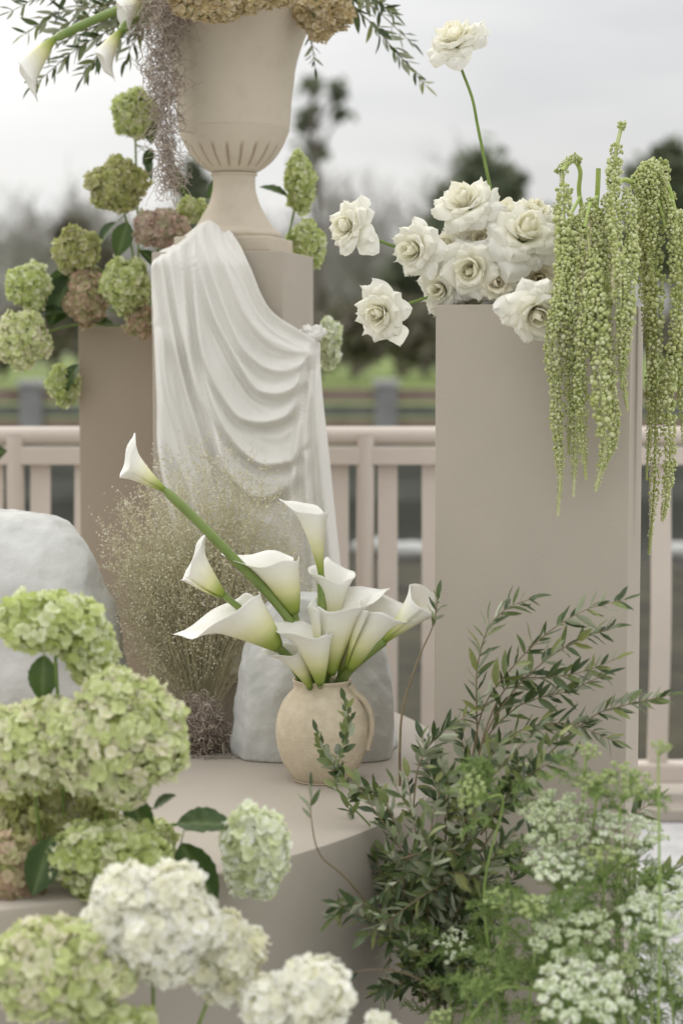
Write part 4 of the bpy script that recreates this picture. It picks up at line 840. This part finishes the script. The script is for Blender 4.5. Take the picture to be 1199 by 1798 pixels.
# ------------------------------------------------------------------ spanish moss
def curl(mb, p, d, n, step, curlr, rad):
    pts = [p]; ax = nrm(rng.normal(size=3)); d = nrm(d)
    for i in range(n):
        k = rng.uniform(.25, .7) * curlr; d = nrm(d * math.cos(k) + np.cross(ax, d) * math.sin(k) + rng.normal(0, .12, 3)); 
        if rng.random() < .15: ax = nrm(rng.normal(size=3))
        p = p + d * step; pts.append(p)
    tube(mb, pts, rad, 3); return pts
mb = MB(); mD = 3.86
for k in range(900):
    a = rng.uniform(0, 6.28); r_ = rng.uniform(0, 1) ** .5; hh = rng.uniform(0, 1); u = 345 + 62 * r_ * math.cos(a) * (1 - .45 * hh); p = P(u, 1340, mD - .07); p[1] = mD - .03 + .07 * r_ * math.sin(a); p[2] = PZ + .004 + hh * .115 * (1 - .4 * r_)
    curl(mb, p, rng.normal(size=3), 14, .0042, 1.3, .0008)
for k in range(40):
    p = P(rng.uniform(290, 425), rng.uniform(1330, 1348), 3.75); p[2] = PZ + .003; curl(mb, p, np.array([rng.normal(), rng.normal() * .3, 0.02]), 9, .004, .8, .0006)
v_ = np.concatenate(mb.v); v_[:, 2] = np.maximum(v_[:, 2], PZ + .0012); mb.v = [v_]
o = mb.build('spanish_moss', M_MOSS, org=(P(345, 1340, mD)[0], mD, PZ)); tag(o, 'grey brown clump of spanish moss on the platform left of the jug', 'moss')
mb = MB(); UMD = uc[1] - .17
for k in range(1000):
    f = rng.uniform(0, 1) ** 1.7; v = -20 + 345 * f; w = np.interp(f, [0, .15, .45, .6, .8, 1], [52, 42, 30, 20, 11, 4]); cu = np.interp(f, [0, .3, .6, 1], [296, 284, 292, 301])
    p = P(cu + rng.normal(0, .5) * w, v, UMD + rng.normal(0, .03) * (1.2 - f)); curl(mb, p, np.array([rng.normal() * .4, rng.normal() * .4, -1]), 16, .0042, .75, .00075)
for k in range(14): curl(mb, P(290 + rng.normal(0, 8), 100 + rng.uniform(0, 160), UMD), np.array([0, 0, -1.]), 30, .005, .25, .0006)
o = mb.build('spanish_moss', M_MOSS, org=P(296, 20, UMD)); tag(o, 'grey brown spanish moss trailing down from the left urn rim', 'moss')

# ------------------------------------------------------------------ queen anne's lace
GL = 'lace flowers at lower right'
def lace(label, u, v, D, ru, face, m=None, nray=30, bud=1.0, foliage=1, stem_to=None, dome=.28):
    c = P(u, v, D); s = S(D); f = nrm(face); root = P(*(stem_to or (u + rng.uniform(-30, 30), 1990)), D + .08)
    if stem_to is None: root[2] = .02
    t = thing('lace_flower', label, 'lace flower', root, GL); Rr = ru * s
    hub = c - f * Rr * .85; mb = MB(); sp = spline([root, (root + hub) / 2 + np.array([rng.uniform(-.02, .02), .02, .02]), hub - f * .03, hub], 20); tube(mb, sp, np.linspace(.0022, .0016, 20), 6)
    y = nrm(np.cross(f, (.3, .2, .9))); x = np.cross(y, f); fl = MB(); bp_, bs_ = [], []
    for k in range(nray):
        q = math.sqrt((k + .5) / nray) * rng.uniform(.92, 1.06); an = k * 2.39996 + rng.normal(0, .15); e = c + (math.cos(an) * x + math.sin(an) * y) * Rr * q + f * (dome * Rr * (1 - q * q) + rng.normal(0, .06) * Rr)
        tube(mb, [hub, hub * .45 + e * .55 - f * Rr * .08, e], .0006, 4)
        ur_ = Rr * rng.uniform(.095, .15)
        for j in range(14):
            g = math.sqrt((j + .5) / 14) * ur_; a2 = j * 2.4 + k; p = e + (math.cos(a2) * x + math.sin(a2) * y) * g + f * (.25 * ur_ - .35 * g) + rng.normal(0, .0008, 3)
            bp_.append(p); bs_.append(rng.uniform(.0016, .0028) * bud * (ru / 65) ** .4)
            if j % 3 == 0: tube(mb, [e - f * ur_ * .4, p], .0003, 3)
    many(fl, bp_, bs_, ICO1); mb.build('stem', M_LSTEM, t); tag(fl.build('umbel', m or M_LACE, t), kind='stuff')
    if foliage:
        fm = MB()
        for k in range(int(13 * foliage)):
            i = random.randrange(3, 17); d = nrm(np.array([rng.normal(), rng.normal() * .6, rng.uniform(.1, .9)])); L_ = rng.uniform(.05, .11); p0 = sp[i]
            fr_ = spline([p0, p0 + d * L_ * .5 + np.array([0, 0, .01]), p0 + d * L_ + np.array([0, 0, -.01])], 14); tube(fm, fr_, .0006, 3); tg = nrm(np.gradient(fr_, axis=0))
            for q in range(3, 14):
                for sgn in (1, -1):
                    sd = nrm(np.cross(tg[q], rng.normal(size=3))) * sgn; e = fr_[q] + nrm(sd + tg[q] * .6) * L_ * .22 * (1.15 - q / 14)
                    tube(fm, [fr_[q], e], [.0009, .0005], 3)
                    for w_ in range(3): m2 = fr_[q] + (e - fr_[q]) * rng.uniform(.3, 1); tube(fm, [m2, m2 + nrm(rng.normal(size=3) + tg[q]) * .010], [.0008, .0004], 3)
        tag(fm.build('foliage', M_FEATH, t, smooth=False), kind='stuff')
lace('round pale lace umbel in the middle above the white one', 976, 1442, 2.86, 62, (-.1, -.7, .65), M_LACEM, nray=44)
lace('brightest white lace umbel seen side on', 985, 1520, 2.82, 62, (.0, -.35, .94), bud=1.3, nray=34)
lace('flat white lace umbel in front of the plinth edge', 1098, 1462, 2.86, 76, (.05, -.18, .98), nray=34)
lace('large white lace umbel cut by the right edge', 1165, 1605, 2.76, 76, (-.1, -.5, .85), bud=1.2, nray=44)
lace('big greenish lace umbel below the brightest one', 1000, 1630, 2.74, 76, (-.1, -.55, .8), M_LACEM, nray=46)
lace('whitish lace umbel at the bottom edge', 1022, 1742, 2.66, 84, (.0, -.6, .8), bud=1.2, nray=48)
lace('pale lace umbel low at the right edge', 1160, 1700, 2.78, 60, (.1, -.6, .8), nray=30)
lace('tall narrow green lace umbel in the olive bush', 830, 1390, 2.88, 38, (-.8, -.4, .4), M_LACEG, 26, stem_to=(880, 1800), dome=.5)
lace('young yellow green lace bud beside the big greenish umbel', 932, 1592, 2.74, 30, (-.2, -.4, .9), M_LACEG, 16)
lace('small green lace bud left of the yellow green one', 872, 1578, 2.84, 26, (-.3, -.4, .9), M_LACEG, 14)
lace('tiny green lace bud on a long stem before the plinth', 1034, 1318, 2.84, 20, (.1, -.4, .9), M_LACEG, 12, foliage=0)
lace('sparse green lace umbel low on the plinth right side', 1100, 1372, 2.82, 52, (.1, -.4, .9), M_LACEG, 22, bud=.8)
lace('green lace umbel beside the sparse one', 1042, 1376, 2.84, 34, (-.1, -.5, .85), M_LACEG, 18)
lace('blurred green lace bud in front of the right baluster', 1160, 1312, 2.66, 18, (0, -.5, .85), M_LACEG, 12, foliage=0)
lace('flat yellow green lace umbel between the white ones', 1062, 1505, 2.80, 46, (0, -.15, .98), M_LACEG, 20)
lace('small pale lace umbel low in the olive bush', 800, 1660, 2.96, 38, (-.2, -.6, .75), nray=18)
lace('green lace bud at the bottom right', 1100, 1690, 2.70, 26, (.2, -.4, .9), M_LACEG, 14)
lace('green lace bud at the bottom centre on a bent stem', 770, 1790, 2.7, 26, (-.5, -.3, .8), M_LACEG, 14, stem_to=(960, 1740), foliage=.5)
lace('half open lace umbel in the shade of the bush', 880, 1700, 2.92, 52, (-.1, -.6, .8), M_LACEG, 26, foliage=1.5)
lace('pale green lace umbel behind the large right one', 1120, 1545, 2.92, 48, (.1, -.4, .9), M_LACEG, 24, foliage=1.5)
